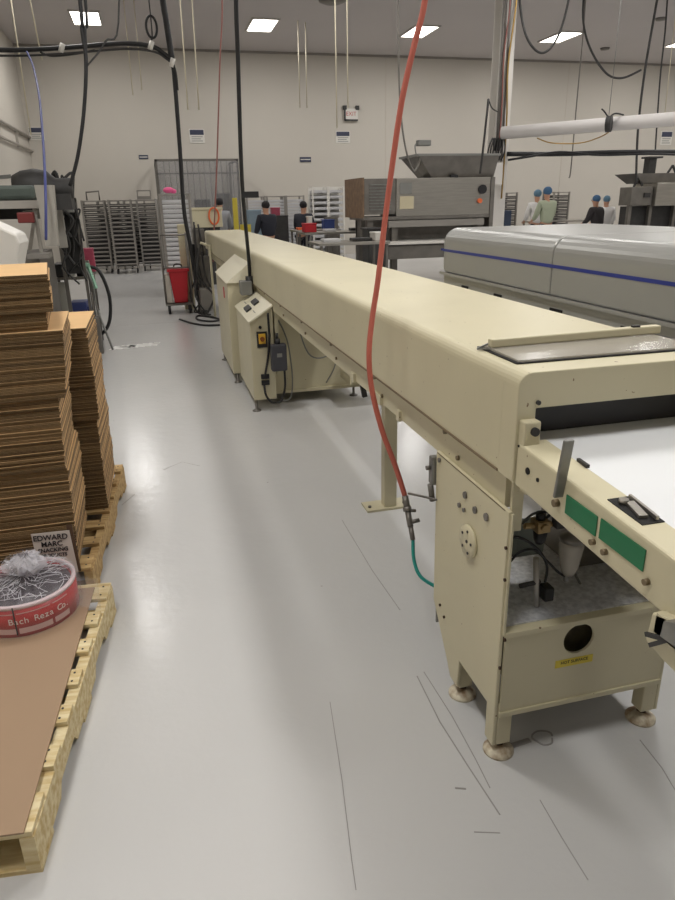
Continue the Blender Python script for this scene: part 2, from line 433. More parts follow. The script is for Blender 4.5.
# inspection lid on top
MB().box(.855, 1.41, 1.512, 1.74, ZT+.0005, ZT+.0035).build('lid_seal', HOLE, T)
MB().box(.865, 1.405, 1.52, 1.73, ZT+.004, ZT+.009).build('clear_plate', PLATE, T)
mb = MB(); mb.bar((.868, 1.69, ZT+.021), (1.43, 1.715, ZT+.021), .026, .024); o = mb.build('lid_bar', CREAM, T, .004)
MB().bar((.838, 1.705, ZT+.004), (.87, 1.70, ZT+.018), .005).bar((.838, 1.705, ZT+.004), (.865, 1.68, ZT+.008), .004).build('hinge_wire', GREYM, o)
MB().box(1.33, 1.355, 1.70, 1.71, ZT+.032, ZT+.038).build('screw', DARK, o)
# post block with knob at the mouth
o = MB().box(.822, .866, 1.392, 1.43, 1.022, 1.09).build('corner_block', CREAM, T, .004)
MB().cyl((.848, 1.392, 1.066), (.848, 1.384, 1.066), .011).build('knob', BLACK, o)
MB().cyl((.868, 1.42, 1.13), (.868, 1.414, 1.13), .006, n=10).build('screw', DARK, T)
# bed under the hood
MB().box(.842, .862, 1.5, 11.7, .815, .925).box(1.38, 1.40, 1.5, 11.7, .815, .925).box(.862, 1.38, 1.5, 11.7, .86, .88).build('bed_frame', CREAM, T)
bed = bpy.data.objects['bed_frame']
for y in [1.8+.75*k for k in range(8)]:
    MB().cyl((.842, y, .85), (.834, y, .85), .008, n=8).build('bolt', DULLB, bed); MB().cyl((.842, y+.1, .905), (.832, y+.1, .905), .009, n=8).build('bolt', DULLB, bed)
MB().box(.8115, .8148, 1.5, 11.7, .9255, .932).build('seam_strip', mat('seam_brown', (120, 104, 80), .6), T)
for (y, dy) in ((2.55, .09), (2.32, .03), (2.95, .05)): MB().box(.83, .842, y, y+dy, .81, .85).build('hanger_tab', CREAM, T)
# belt
SL = .055
def railz(y): return 1.033-(1.42-y)*SL
o = MB().hexa([(.9, .35, railz(.35)-.03), (1.36, .35, railz(.35)-.03), (1.36, 1.5, railz(1.5)-.03), (.9, 1.5, railz(1.5)-.03)],
          [(.9, .35, railz(.35)-.016), (1.36, .35, railz(.35)-.016), (1.36, 1.5, railz(1.5)-.016), (.9, 1.5, railz(1.5)-.016)])
o.box(.9, 1.36, 1.5, 11.6, 1.004, 1.021)
o.build('belt', BELT, T)
# side rails of the infeed
def rail(x0, x1):
    y0, y1 = .35, 1.42
    return MB().hexa([(x0, y0, railz(y0)-.115), (x1, y0, railz(y0)-.115), (x1, y1, railz(y1)-.115), (x0, y1, railz(y1)-.115)],
                     [(x0, y0, railz(y0)), (x1, y0, railz(y0)), (x1, y1, railz(y1)), (x0, y1, railz(y1))])
rl = rail(.82, .9).build('side_rail', CREAM, T, .006)
rail(1.36, 1.42).build('side_rail', CREAM, T, .006)
MB().box(.86, 1.4, 1.43, 1.5, .88, .918).build('cross_member', CREAM, T)
for a, b in ((1.19, 1.078), (1.066, .93)):
    o = MB().hexa([(.817, b, .941), (.8195, b, .941), (.8195, a, .944), (.817, a, .944)], [(.817, b, .986), (.8195, b, .986), (.8195, a, .988), (.817, a, .988)]).build('green_label', GREEN, rl)
for (u, v, r) in ((528, 471, .009), (538, 480, .005), (519, 446, .003)):
    q = PX(u, v, .82); MB().cyl((.8205, q.y, q.z), (.8175, q.y, q.z), r, n=12).build('bolt_hole', HOLE, rl)
for (u, v) in ((594, 543), (606, 553), (648, 583)):
    q = PX(u, v, .82); MB().cyl((.82, q.y, q.z+.003), (.810, q.y, q.z+.003), .0065, n=12).build('bolt', DULLB, rl)
# grey lever blade on the rail
a = PX(558, 497, .81); b = PX(569, 440, .81)
mb = MB(); mb.bar(a, b+Vector((.0, 0, 0)), .008, .024, up=Vector((1, 0, 0)))
mb.build('lever_blade', GREYM, T, .002)
a = PX(556, 503, .815); MB().cyl((.82, a.y, a.z), (.808, a.y, a.z), .009, n=12).build('lever_pivot', DULLB, T)
# slot and clip on the rail top
def on_rail(x, y, d=0): return (x, y, railz(y)+d)
MB().hexa([on_rail(.845, .98), on_rail(.895, .98), on_rail(.895, 1.09), on_rail(.845, 1.09)],
          [on_rail(.845, .98, .002), on_rail(.895, .98, .002), on_rail(.895, 1.09, .002), on_rail(.845, 1.09, .002)]).build('slot', HOLE, rl)
MB().bar(on_rail(.862, 1.0, .006), on_rail(.875, 1.06, .006), .018, .006).bar(on_rail(.882, .985, .008), on_rail(.89, 1.08, .008), .006, .008).cyl(on_rail(.865, 1.065, .002), on_rail(.865, 1.065, .012), .01, n=12).build('slot_clip', STEEL, rl)
q = PZ(578, 470, railz(1.27)); MB().bar((.896, 1.235, railz(1.25)+.004), (.9, 1.28, railz(1.25)+.004), .008, .008).build('black_clip', BLACK, rl)
# bracket hanging below the rail near the camera
def side_plate(pts, x0, x1):
    q = [PX(u, v, x0) for u, v in pts]
    return MB().prism([(p.y, p.z) for p in q], 'x', x0, x1)
o = side_plate([(652, 612), (645, 640), (662, 660), (692, 690), (700, 640), (668, 618)], .80, .84).build('nose_bracket', CREAM, T, .004)
MB().box(.8, .84, .62, .86, .86, .9).build('bracket_stem', CREAM, o)
side_plate([(664, 621), (660, 636), (676, 648), (690, 640), (680, 624)], .78, .802).build('latch', GREYM, o)
mb = MB()
for a, b in (((646, 634), (668, 640)), ((650, 645), (668, 640))): mb.bar(PX(*a, .79), PX(*b, .79), .006, .008)
mb.build('latch_spike', DARK, o)

# near stand
SX0, SX1, SY0, SY1 = .835, 1.405, 1.45, 1.945
S = MB()
S.prism([(SY0, .825), (SY0, .045), (SY0+.05, .045), (SY0+.05, .17), (1.70, .17), (1.71, .06), (1.765, .06), (1.80, .11), (SY1-.015, .27), (SY1, .825)][::-1], 'x', SX0-.006, SX0+.006)
side = S.build('side_panel', CREAM, T, .003)
MB().prism([(SY0, .825), (SY0, .045), (SY0+.05, .045), (SY0+.05, .17), (1.70, .17), (1.71, .06), (1.765, .06), (1.80, .11), (SY1-.015, .27), (SY1, .825)][::-1], 'x', SX1-.006, SX1+.006).build('side_panel', CREAM, T, .003)
for (x, y) in ((SX0+.007, SY0), (SX1-.055, SY0), (SX0+.007, 1.715), (SX1-.055, 1.715)):
    MB().box(x, x+.048, y, y+.048, .045, .2 if y < 1.6 else .3).build('leg', CREAM, T, .003)
    fx, fy = x+.024, y+.024
    o = MB().lathe([(.047, 0), (.047, .006), (.036, .016), (.018, .026), (.006, .028)], (fx, fy, 0), 20).build('foot', FOOT, T)
    MB().cyl((fx, fy, .024), (fx, fy, .055), .008, n=10).cyl((fx, fy, .03), (fx, fy, .04), .016, n=6).build('foot_screw', mat('rust', (70, 48, 34), .7, .4), o)
# front lower panel with round hole
mb = MB(); hz, hx, hr, nseg = .382, 1.085, .05, 32
y0, y1 = SY0-.004, SY0+.004
outer = []
xa, xb, za, zb = SX0+.01, SX1-.01, .17, .438
for k in range(nseg):
    a = k*2*math.pi/nseg; cx, cz = math.cos(a), math.sin(a)
    tx = ((xb-hx)/cx if cx > 1e-6 else ((xa-hx)/cx if cx < -1e-6 else 1e9)); tz = ((zb-hz)/cz if cz > 1e-6 else ((za-hz)/cz if cz < -1e-6 else 1e9))
    s = min(tx, tz); outer.append((hx+cx*s, hz+cz*s))
inner = [(hx+hr*math.cos(k*2*math.pi/nseg), hz+hr*math.sin(k*2*math.pi/nseg)) for k in range(nseg)]
# make sure the rectangle corners are kept
for cx_, cz_ in ((xa, za), (xa, zb), (xb, za), (xb, zb)):
    k = min(range(nseg), key=lambda i: (outer[i][0]-cx_)**2+(outer[i][1]-cz_)**2); outer[k] = (cx_, cz_)
for yy in (y0, y1):
    O = [mb.bm.verts.new((x, yy, z)) for x, z in outer]; I = [mb.bm.verts.new((x, yy, z)) for x, z in inner]
    for k in range(nseg): mb._f([O[k], O[(k+1)%nseg], I[(k+1)%nseg], I[k]])
    if yy == y0: O0, I0 = O, I
for k in range(nseg): mb._f([O0[k], O0[(k+1)%nseg], O[(k+1)%nseg], O[k]]); mb._f([I0[k], I0[(k+1)%nseg], I[(k+1)%nseg], I[k]])
fp = mb.build('front_panel', CREAM, T)
MB().box(SX0+.007, SX1-.007, SY0-.012, SY0+.02, .435, .452).box(SX0+.007, SX1-.007, SY0-.01, SY0+.02, .155, .172).build('panel_flange', CREAM, T, .002)
MB().box(SX0, SX0+.008, SY0-.008, SY0+.025, .44, .82).build('corner_angle', CREAM, T, .002); MB().box(SX0+.006, SX0+.04, SY0+.01, SY0+.02, .76, .92).build('corner_bracket', CREAM, T, .002); MB().box(SX1-.04, SX1, SY0-.01, SY0+.025, .44, .92).build('corner_angle', CREAM, T, .002)
o = MB().box(1.015, 1.14, SY0-.0055, SY0-.0042, .292, .318).build('warning_sticker', YEL, fp)
text('sticker_text', 'HOT SURFACE', .014, INK, (1.078, SY0-.0058, .307), (R(90), 0, 0), fp)
MB().box(.90, 1.3, 1.5, 1.9, .2, .4).build('drive_motor', mat('grime', (96, 88, 66), .7, var=.5, scale=25), T, .02)
MB().box(SX0+.006, SX1-.006, SY0+.02, SY1-.02, .448, .456).build('drip_tray', mat('speckled_tray', (236, 238, 244), .28, .35, rgb2=(200, 202, 210), scale=60), T)
MB().box(SX0+.006, SX1-.006, SY1-.02, SY1-.012, .17, .455).build('back_panel', GREY, T)
MB().box(1.22, 1.235, SY0+.25, SY1-.03, .456, .84).box(1.235, 1.39, SY0+.25, SY0+.26, .456, .84).build('dark_divider', STEELD, T)
# details on left panel
xf = SX0-.006
q = PX(470, 541, xf)
o = MB().lathe([(.001, 0), (.05, 0), (.052, -.004), (.05, -.012), (.012, -.012), (.001, -.009)], (xf, q.y, q.z), 28, 'x').build('flange_disc', CREAM, side)
mb = MB()
for k in range(5):
    a = k*2*math.pi/5+.5; mb.cyl((xf-.012, q.y+.032*math.cos(a), q.z+.036*math.sin(a)), (xf-.0145, q.y+.032*math.cos(a), q.z+.036*math.sin(a)), .0045, n=10)
mb.cyl((xf-.009, q.y, q.z), (xf-.0135, q.y, q.z), .005, n=10)
mb.build('screw', DARK, side)
for (u, v, r) in ((465.8, 495, .011), (460, 505, .008), (464.7, 510, .007), (475.7, 510, .011), (487, 517, .012), (440, 460, .008)):
    q = PX(u, v, xf); MB().cyl((xf, q.y, q.z), (xf-.006, q.y, q.z), r, n=12).build('bolt', STEELD, side)
for (u, v) in ((444, 617), (440, 605), (505, 640), (500, 668), (506, 548), (505, 580)):
    q = PX(u, v, xf-.002); MB().cyl((xf, q.y, q.z), (xf-.005, q.y, q.z), .005, n=8).build('rust_spot', mat('rust', (70, 48, 34)), side)
MB().box(xf-.0008, xf+.002, 1.47, SY1-.01, .8195, .8225).build('panel_seam', mat('seam_olive', (110, 98, 72), .6), side)
# little valve at the rear edge of the panel
o = MB().box(xf-.012, xf+.02, SY1, SY1+.035, .70, .79).box(xf-.014, xf+.01, SY1+.002, SY1+.03, .785, .8).build('air_valve', GREYM, T, .004)
MB().cyl((xf-.012, SY1+.015, .70), (xf-.005, SY1+.01, .64), .01).cyl((xf-.014, SY1+.016, .76), (xf-.028, SY1+.016, .76), .008).build('valve_fitting', STEELD, o)
# rod holding the hose coupler
MB().tube([(xf, SY1-.02, .655), (xf-.03, 1.99, .645), (.80, 2.12, .60)], .0045, 8, 3).build('coupler_rod', STEELD, T)

# pneumatic unit in the open bay
BY = 1.53
def B(u, v, y=BY): return P(u, v, y)
def bbox(name, u0, v0, u1, v1, y0, y1, M, parent=T, bev=.003):
    a = P(u0, v1, y0); b = P(u1, v0, y0)
    return MB().box(a.x, b.x, y0, y1, a.z, b.z).build(name, M, parent, bev)
bbox('control_enclosure', 512, 522, 548, 560, 1.72, 1.78, mat('enclosure_grey', (132, 140, 136), .4, var=.1), T, .015)
q = B(540, 524)
reg = MB().box(q.x-.02, q.x+.02, 1.505, 1.55, q.z-.018, q.z+.016).cyl((q.x-.05, BY, q.z), (q.x+.1, BY, q.z-.008), .009).cyl((q.x, 1.505, q.z), (q.x, 1.497, q.z), .012, n=14).build('air_regulator', mat('aged_brass', (152, 130, 92), .4, .6), T, .002)
MB().lathe([(.004, -.062), (.012, -.06), (.018, -.045), (.021, -.016), (.004, -.016)], (q.x+.003, BY, q.z), 18).build('filter_bowl', BLACK, reg)
MB().cyl((q.x, BY, q.z+.014), (q.x, BY, q.z+.036), .014).build('regulator_knob', BLACK, reg)
w = B(572, 540)
MB().lathe([(.004, -.115), (.018, -.112), (.026, -.09), (.036, -.02), (.034, 0), (.004, 0)], (w.x, BY, w.z), 20).build('separator_bowl', mat('smoky_bowl', (176, 170, 160), .25, alpha=.8), reg)
MB().lathe([(.004, 0), (.037, 0), (.037, .014), (.012, .024), (.004, .03)], (w.x, BY, w.z), 18).build('separator_head', STEELD, reg)
MB().cyl((w.x-.005, BY, w.z-.112), (w.x-.005, BY, w.z-.135), .008).build('drain', GREYM, reg)
w2 = B(556, 520); MB().box(w2.x-.015, w2.x+.015, 1.5, BY, w2.z-.015, w2.z+.02).build('pressure_switch', DARK, reg, .003)
w3 = B(569, 526); MB().cyl((w3.x, 1.5, w3.z), (w3.x, 1.52, w3.z), .014, n=16).build('gauge', ALU_ if False else GREYM, reg)
a = B(536, 558); b = B(536.5, 606)
MB().cyl(a, b, .0085, n=12).build('riser_pipe', mat('pipe_grey2', (170, 166, 160), .4, .3), T)
c = B(546, 592); MB().box(c.x-.014, c.x+.016, 1.51, 1.55, c.z-.022, c.z+.022).build('solenoid', BLACK, T, .004)
c = B(526, 585); MB().cyl(c-Vector((.02, 0, 0)), c+Vector((.045, 0, .004)), .007).build('valve_handle', DARK, T)
MB().tube([B(512, 556), B(508, 546), B(514, 537), B(527, 541), B(540, 552), B(547, 566), B(545, 582)], .0042).build('air_tube', BLACK, T)
MB().tube([B(510, 562), B(520, 552), B(534, 550), B(548, 562), B(558, 572), B(566, 577)], .0036).build('air_tube', BLACK, T)
MB().tube([B(546, 518), B(556, 512), B(566, 522), B(574, 536)], .0045).build('air_tube', BLACK, T)
MB().tube([B(522, 524), B(533, 514), B(548, 512), B(562, 516), B(575, 524)], .0036).build('air_tube', DARK, T)
MB().tube([B(575, 574, 1.6), B(584, 590, 1.62), B(596, 603, 1.7)], .004).build('air_tube', GREY, T)

# post leg
o = MB().box(1.078, 1.15, 3.23, 3.29, .01, .86).build('support_post', CREAM, T, .004)
MB().box(.975, 1.225, 3.21, 3.33, 0, .012).build('base_plate', CREAM, o)
mb = MB()
for x in (1.0, 1.2): mb.cyl((x, 3.25, .012), (x, 3.25, .022), .009, n=6)
mb.build('anchor_bolt', STEELD, o)
o = MB().box(1.078, 1.15, 9.4, 9.46, .01, .86).build('support_post', CREAM, T, .004)
MB().box(.975, 1.225, 9.38, 9.5, 0, .012).build('base_plate', CREAM, o)
MB().box(.95, 1.3, 11.55, 11.62, .0, .86).build('end_stand', CREAM, T)

# drive cabinet amidships
db = MB().box(.86, 1.6, 5.5, 7.35, .1, .82).build('drive_housing', CREAM, T, .004)
mb = MB().box(.86, 1.6, 5.48, 5.5, .09, .115).box(.86, .9, 5.46, 5.5, .1, .8); mb.build('housing_frame', CREAM, T)
# tall cabinet with sloping lid
def sloped(x0, x1, y0, y1, z0, zl, zr): return MB().prism([(x0, z0), (x1, z0), (x1, zr), (x0, zl)], 'y', y0, y1)
tc_ = sloped(.60, .814, 6.32, 7.45, .09, .915, 1.09).build('tall_cabinet', CREAM, T, .006)
MB().box(.597, .6, 6.62, 6.72, .76, .86).build('red_label', RED, tc_)
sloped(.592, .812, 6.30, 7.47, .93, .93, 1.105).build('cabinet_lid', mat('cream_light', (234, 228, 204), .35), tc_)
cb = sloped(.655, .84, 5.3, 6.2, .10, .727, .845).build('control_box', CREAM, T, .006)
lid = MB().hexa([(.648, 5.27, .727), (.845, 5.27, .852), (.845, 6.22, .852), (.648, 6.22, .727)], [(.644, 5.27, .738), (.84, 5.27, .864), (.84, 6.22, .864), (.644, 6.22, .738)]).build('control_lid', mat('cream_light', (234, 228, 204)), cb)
mb = MB()
sl = (.864-.738)/(.84-.644)
for (xx, yy) in ((.70, 5.62), (.77, 5.66)):
    z = .738+(xx-.644)*sl
    MB().hexa([(xx-.022, yy, z-.015), (xx+.022, yy, z+.013), (xx+.022, yy+.2, z+.013), (xx-.022, yy+.2, z-.015)], [(xx-.024, yy, z+.001), (xx+.018, yy, z+.028), (xx+.018, yy+.2, z+.028), (xx-.024, yy+.2, z+.001)]).build('rocker_switch', BLACK, cb)
mb = MB()
for yy in (5.4, 5.95): z = .738+(.72-.644)*sl; mb.box(.715, .72, yy, yy+.12, z, z+.004)
mb.build('label_strip', GREY, cb)
yf = 5.3
sw = MB().box(.705, .785, yf-.012, yf, .53, .655).build('switch_plate', BLACK, cb)
MB().box(.718, .772, yf-.016, yf-.012, .56, .64).build('switch_face', mat('amber', (226, 180, 60), .4), cb)
MB().cyl((.745, yf-.016, .60), (.745, yf-.04, .60), .018).build('switch_knob', mat('knob_brown', (130, 70, 24), .4), cb)
MB().cyl((.735, yf, .69), (.735, yf-.015, .69), .012).build('push_button', BLACK, cb)
for z in (.275, .225):
    MB().box(.72, .785, yf-.02, yf, z, z+.038).build('socket', BLACK, cb, .003)
MB().box(.855, .885, 5.32, 5.5, .3, .82).build('backing_plate', CREAM, T)
dm = MB().box(.80, .925, yf-.09, yf-.02, .345, .56).build('motor_controller', mat('charcoal', (66, 66, 72), .5), T, .012)
MB().box(.845, .885, yf-.094, yf-.09, .46, .49).build('label_plate', GREY, dm)
MB().cyl((.86, yf-.05, .56), (.86, yf-.05, .60), .022).cyl((.86, yf-.03, .6), (.86, yf-.03, .64), .012).build('gland', DARK, dm)
mb = MB()
mb.tube([(.80, yf-.02, .80), (.80, yf-.03, .6), (.78, yf-.03, .45), (.75, yf-.02, .30)], .009)
mb.tube([(.74, yf-.02, .225), (.745, yf-.05, .15), (.79, yf-.06, .09), (.86, yf-.06, .095), (.9, yf-.06, .2), (.905, yf-.05, .345)], .009)
mb.build('power_cord', BLACK, cb)
MB().tube([(.9, yf+.1, .72), (.97, yf+.14, .55), (1.0, yf+.14, .3), (.99, yf+.12, .12), (.93, yf+.0, .08), (.87, yf-.02, .1)], .006).build('thin_cord', GREY, cb)
mb = MB()
mb.tube([(1.05, 5.48, .75), (1.15, 5.47, .42), (1.3, 5.47, .38), (1.4, 5.47, .5), (1.42, 5.47, .75)], .006)
mb.tube([(1.3, 5.48, .15), (1.38, 5.47, .3), (1.42, 5.47, .55)], .006)
mb.build('hanging_cord', GREY, T)
MB().box(1.42, 1.8, 5.15, 5.45, .27, .30).box(1.5, 1.54, 5.3, 5.34, .3, .42).box(1.42, 1.44, 5.15, 5.45, .2, .3).build('motor_bracket', CREAM, T, .003)
MB().cyl((1.52, 5.32, .3), (1.52, 5.32, .55), .02).build('motor_shaft', STEELD, T)
mb = MB().bar((1.6, 5.4, .12), (1.62, 5.4, .02), .04).bar((1.66, 5.4, .12), (1.6, 5.4, .2), .03); mb.build('caster_bracket', DARK, T)
for (x, y) in ((.675, 5.34), (.64, 6.34), (.62, 7.38), (1.56, 5.54), (1.56, 7.3)):
    MB().lathe([(.036, 0), (.036, .008), (.014, .016), (.011, .02), (.011, .1), (.004, .1)], (x, y, 0), 16).build('foot', STEELD, T)
# box the power cord plugs into beside the hood
o = MB().box(.70, .80, 6.1, 6.24, .84, .96).build('junction_box', GREY, T, .008)

# ============================================================ SILVER OVEN
OV = tag(empty('silver_tunnel', (2.75, 2, 0)), 'long silver tunnel oven hood with a blue stripe, right of the cream tunnel', 'oven')
ox0, ox1, oz = 2.1, 3.4, 1.405
def oprof(z0, z1, r):
    return [(ox0, z0)]+[(ox0+r-r*math.cos(a), z1-r+r*math.sin(a)) for a in [k*math.pi/16 for k in range(9)]]+[(ox1-r+r*math.sin(a), z1-r+r*math.cos(a)) for a in [k*math.pi/16 for k in range(9)]]+[(ox1, z0)]
for a, b in ((-1.2, .6), (.6, 3.42), (3.42, 4.9)):
    q = MB().prism(oprof(1.09, oz, .10), 'y', a, b-.006).build('hood', SILVER, OV, .012)
    for f in q.data.polygons: f.use_smooth = False
MB().prism([(ox0+(x-ox0)*.985+.01, z) for x, z in oprof(1.09, oz-.008, .10)], 'y', 4.894, 4.96).build('end_cap', SILVER, OV, .03)
MB().box(ox0-.003, ox0, -1.2, 4.93, 1.238, 1.256).box(ox0-.003, ox1, 4.96, 4.963, 1.24, 1.256).build('blue_stripe', BLUE, OV)
MB().box(ox0-.01, ox1, -1.2, 4.96, 1.07, 1.088).build('hood_trim', SILVER, OV)
MB().box(ox0+.02, ox1-.02, -1.2, 4.94, .9, 1.07).build('skirt', SILVER, OV)
for y, dy in ((.6, .4), (1.5, .7), (2.45, .34), (3.3, .12), (4.0, .1), (4.5, .1)): MB().box(ox0+.012, ox0+.02, y, y+dy, .93, 1.02).build('skirt_slot', HOLE, OV)
MB().box(2.02, ox0+.02, -1.2, 4.9, .86, .9).build('side_shelf', STEELD, OV)
for y in (-.8, 1.2, 3.2, 4.8):
    for x in (2.2, 3.3): MB().box(x-.04, x+.04, y-.04, y+.04, 0, .9).build('leg', STEELD, OV)

# ============================================================ RED HOSE
hose = [P(428, -60, 2.35), P(425, 0, 2.35), P(413, 50, 2.35), P(402, 100, 2.35), P(393, 160, 2.35), P(385, 220, 2.34), P(378, 280, 2.31), P(372, 320, 2.29), P(369, 355, 2.26), P(372, 390, 2.24), P(382, 430, 2.2), P(395, 465, 2.17), P(405, 496, 2.14)]
top = Vector((1.5, 2.5, ZC))
HH = tag(empty('air_hose', (hose[-1].x, hose[-1].y, hose[-1].z)), 'red air hose hanging from the ceiling in front of the cream tunnel', 'hose')
MB().tube([top, Vector((1.25, 2.4, 4.5)), Vector((1.03, 2.36, 3.1))] + hose, .0098, 12, 6).build('hose', REDHOSE, HH)
c1 = hose[-1]; c2 = P(413, 540, 2.06)
d = c2-c1
MB().cyl(c1, c1+d*.25, .012, n=12).cyl(c1+d*.25, c1+d*.35, .016, n=6).cyl(c1+d*.35, c1+d*.7, .011, n=12).cyl(c1+d*.7, c2, .009, n=12).cyl(c1+d*.6, c1+d*.55+Vector((.035, -.01, 0)), .008, n=10).cyl(c1+d*.33, c1+d*.36+Vector((.03, 0, .0)), .006, n=8).build('coupler', STEELD, HH)
MB().tube([c2, P(414, 560, 2.03), P(421, 577, 1.99), P(440, 589, 1.955)], .0065, 10, 8).build('teal_hose', TEAL, HH)

# ===================================================== PALLETS AND CARTONS
def pallet(loc, rz, lab, wood, L=1.17, Wd=1.02):
    "origin at near right corner, extends to -X and +Y"
    t = tag(empty('wooden_pallet', loc, rz), lab, 'pallet', 'wooden pallets along the aisle')
    for x in (-.002, -Wd/2, -Wd+.04):
        MB().prism([(0, .014), (.22, .014), (.25, .05), (.42, .05), (.45, .014), (L-.45, .014), (L-.42, .05), (L-.25, .05), (L-.22, .014), (L, .014), (L, .122), (0, .122)], 'x', x-.036, x).build('stringer', wood, t)
    ws = [.125, .085, .085, .085, .085, .085, .125]; y = 0; gap = (L-sum(ws))/6
    for k, w in enumerate(ws):
        j = random.uniform(-.008, .001)
        MB().box(-Wd+j, j, y+random.uniform(0, .006), y+w, .122, .139).build('deck_board', wood, t, .002)
        y += w+gap
    for yy in (0, L/2-.06, L-.12): MB().box(-Wd, 0, yy, yy+.12, 0, .014).build('bottom_board', wood, t)
    mb = MB()
    y = 0
    for w in ws:
        for k in (.25, .75): mb.cyl((-.03, y+w*k, .139), (-.03, y+w*k, .1405), .004, n=8)
        y += w+gap
    mb.build('nail_heads', DARK, t)
    return t
PA = pallet((-.445, 1.415, 0), -R(6.2), 'pale pine pallet in the near left corner under a flat cardboard sheet', WOOD, 1.2)
PB = pallet((-.405, 2.76, 0), -R(4), 'aged wooden pallet under the tall piles of flat cartons', WOOD2, 1.26, 1.1)
# sheet
def loc_pt(t, x, y, z):
    c, s = math.cos(t.rotation_euler.z), math.sin(t.rotation_euler.z)
    return Vector((t.location.x+x*c-y*s, t.location.y+x*s+y*c, z))
o = MB().hexa([loc_pt(PA, -.99, -.005, .1412), loc_pt(PA, -.022, -.005, .1412), loc_pt(PA, -.062, 1.16, .1412), loc_pt(PA, -.99, 1.16, .1412)],
              [loc_pt(PA, -.99, -.005, .1465), loc_pt(PA, -.022, -.005, .1465), loc_pt(PA, -.062, 1.16, .1465), loc_pt(PA, -.99, 1.16, .1465)]).build('cardboard_sheet', CARDSHEET)
tag(o, 'flat tan cardboard sheet covering the near pallet', 'cardboard sheet')

# flat cartons: unit slab, right-front corner at the origin
def slab(w, d, h, seed):
    rnd = random.Random(seed); mb = MB()
    mb.mi = 0; mb.box(-w, 0, 0, d, 0, h*.46)
    mb.box(-w+rnd.uniform(-.004, .004), rnd.uniform(-.005, .003), rnd.uniform(-.003, .004), d+rnd.uniform(-.004, .004), h*.5, h*.94)
    for f in mb.bm.faces:
        f.normal_update()
        if abs(f.normal.z) > .9: f.material_index = 1
    me = bpy.data.meshes.new('flat_carton'); mb.bm.to_mesh(me); mb.bm.free()
    me.materials.append(CARDEDGE); me.materials.append(CARDTOP if True else CARD)
    return me
def pile(w, d, h, z0, z1, xr, y0, rz, lab, group, toplab, jit=.0025):
    meshes = [slab(w, d, h, s) for s in range(4)]
    n = int(round((z1-z0)/h)); z = z0
    for k in range(n):
        fx = xr(z) if callable(xr) else xr
        o = bpy.data.objects.new('flat_carton', meshes[k % 4]); COL.objects.link(o)
        rj = random.uniform(-.004, .004) + .006*math.sin(k*.35)
        o.location = (fx+random.uniform(-jit, jit), y0+random.uniform(-jit, jit), z); o.rotation_euler.z = rz+rj
        tag(o, lab if k < n-1 else toplab, 'flat carton', group)
        z += h
    return z
def interp(tab):
    def f(z):
        for (z0, x0), (z1, x1) in zip(tab, tab[1:]):
            if z <= z1: return x0+(x1-x0)*max(0, (z-z0)/(z1-z0))
        return tab[-1][1]
    return f
Hc = .0115
za = pile(1.0, .52, Hc, .1405, .60, interp([(.14, -.462), (.33, -.45), (.6, -.44)]), 2.78, R(1), 'flattened brown carton in the lower part of the front pile, between pallet and ledge', 'flattened cartons in the lower front pile', 'top flattened carton of the lower front pile')
zb = pile(.96, .52, Hc, za, .90, interp([(.6, -.445), (.9, -.43)]), 2.765, R(2), 'flattened brown carton in the middle of the front pile', 'flattened cartons in the middle front pile', 'flattened carton topping the middle of the front pile')
zc = pile(.98, .54, Hc, zb, 1.165, interp([(.9, -.40), (1.0, -.385), (1.16, -.372)]), 2.755, R(3.5), 'flattened brown carton just below the overhanging top bundle of the front pile', 'flattened cartons below the top bundle', 'pale carton with exposed top surface under the top bundle')
zd = pile(.9, .50, Hc, zc, zc+.07, -.425, 2.775, R(6), 'flattened brown carton at the recessed foot of the top bundle', 'flattened cartons at the foot of the top bundle', 'recessed carton directly under the topmost bundle')
pile(.92, .62, Hc, zd, 1.375, -.395, 2.77, R(7.5), 'flattened brown carton in the topmost bundle of the front pile', 'flattened cartons in the topmost bundle', 'topmost flattened carton with pale top beside the white machine guard')
pile(1.0, .55, Hc, .1405, .62, interp([(.14, -.372), (.62, -.365)]), 3.38, -R(1), 'flattened brown carton in the lower rear pile with its edges towards the aisle', 'flattened cartons in the lower rear pile', 'top flattened carton of the lower rear pile')
pile(.98, .57, Hc, .62+.004, 1.075, interp([(.62, -.352), (.8, -.345), (1.07, -.352)]), 3.36, R(.5), 'flattened brown carton in the upper rear pile', 'flattened cartons in the upper rear pile', 'topmost carton of the rear pile, seen just above the front pile edge')

# wrapped tape roll bundle
tx, ty, tz, tr, th = -.615, 2.475, .1475, .185, .125
TR = tag(empty('tape_roll', (tx, ty, tz)), 'red printed roll wrapped in clear plastic on the near pallet', 'roll')
MB().lathe([(.168, .001), (tr, .001), (tr, th-.012), (.168, th-.012), (.168, .001)], (tx, ty, tz), 56, 'z', False).build('red_band', mat('red_print', (176, 34, 38), .35, rgb2=(188, 52, 52), scale=9, stretch=(1, 1, 6)), TR)
MB().lathe([(.172, th-.012), (tr+.001, th-.012), (tr+.001, th), (.172, th), (.172, th-.012)], (tx, ty, tz), 56, 'z', False).build('white_rim', mat('rim_pink', (222, 200, 204), .4), TR)
MB().lathe([(.001, .003), (.167, .003), (.167, th-.02), (.1, th-.004), (.001, th-.008)], (tx, ty, tz), 40).build('film_core', PURPLE, TR)
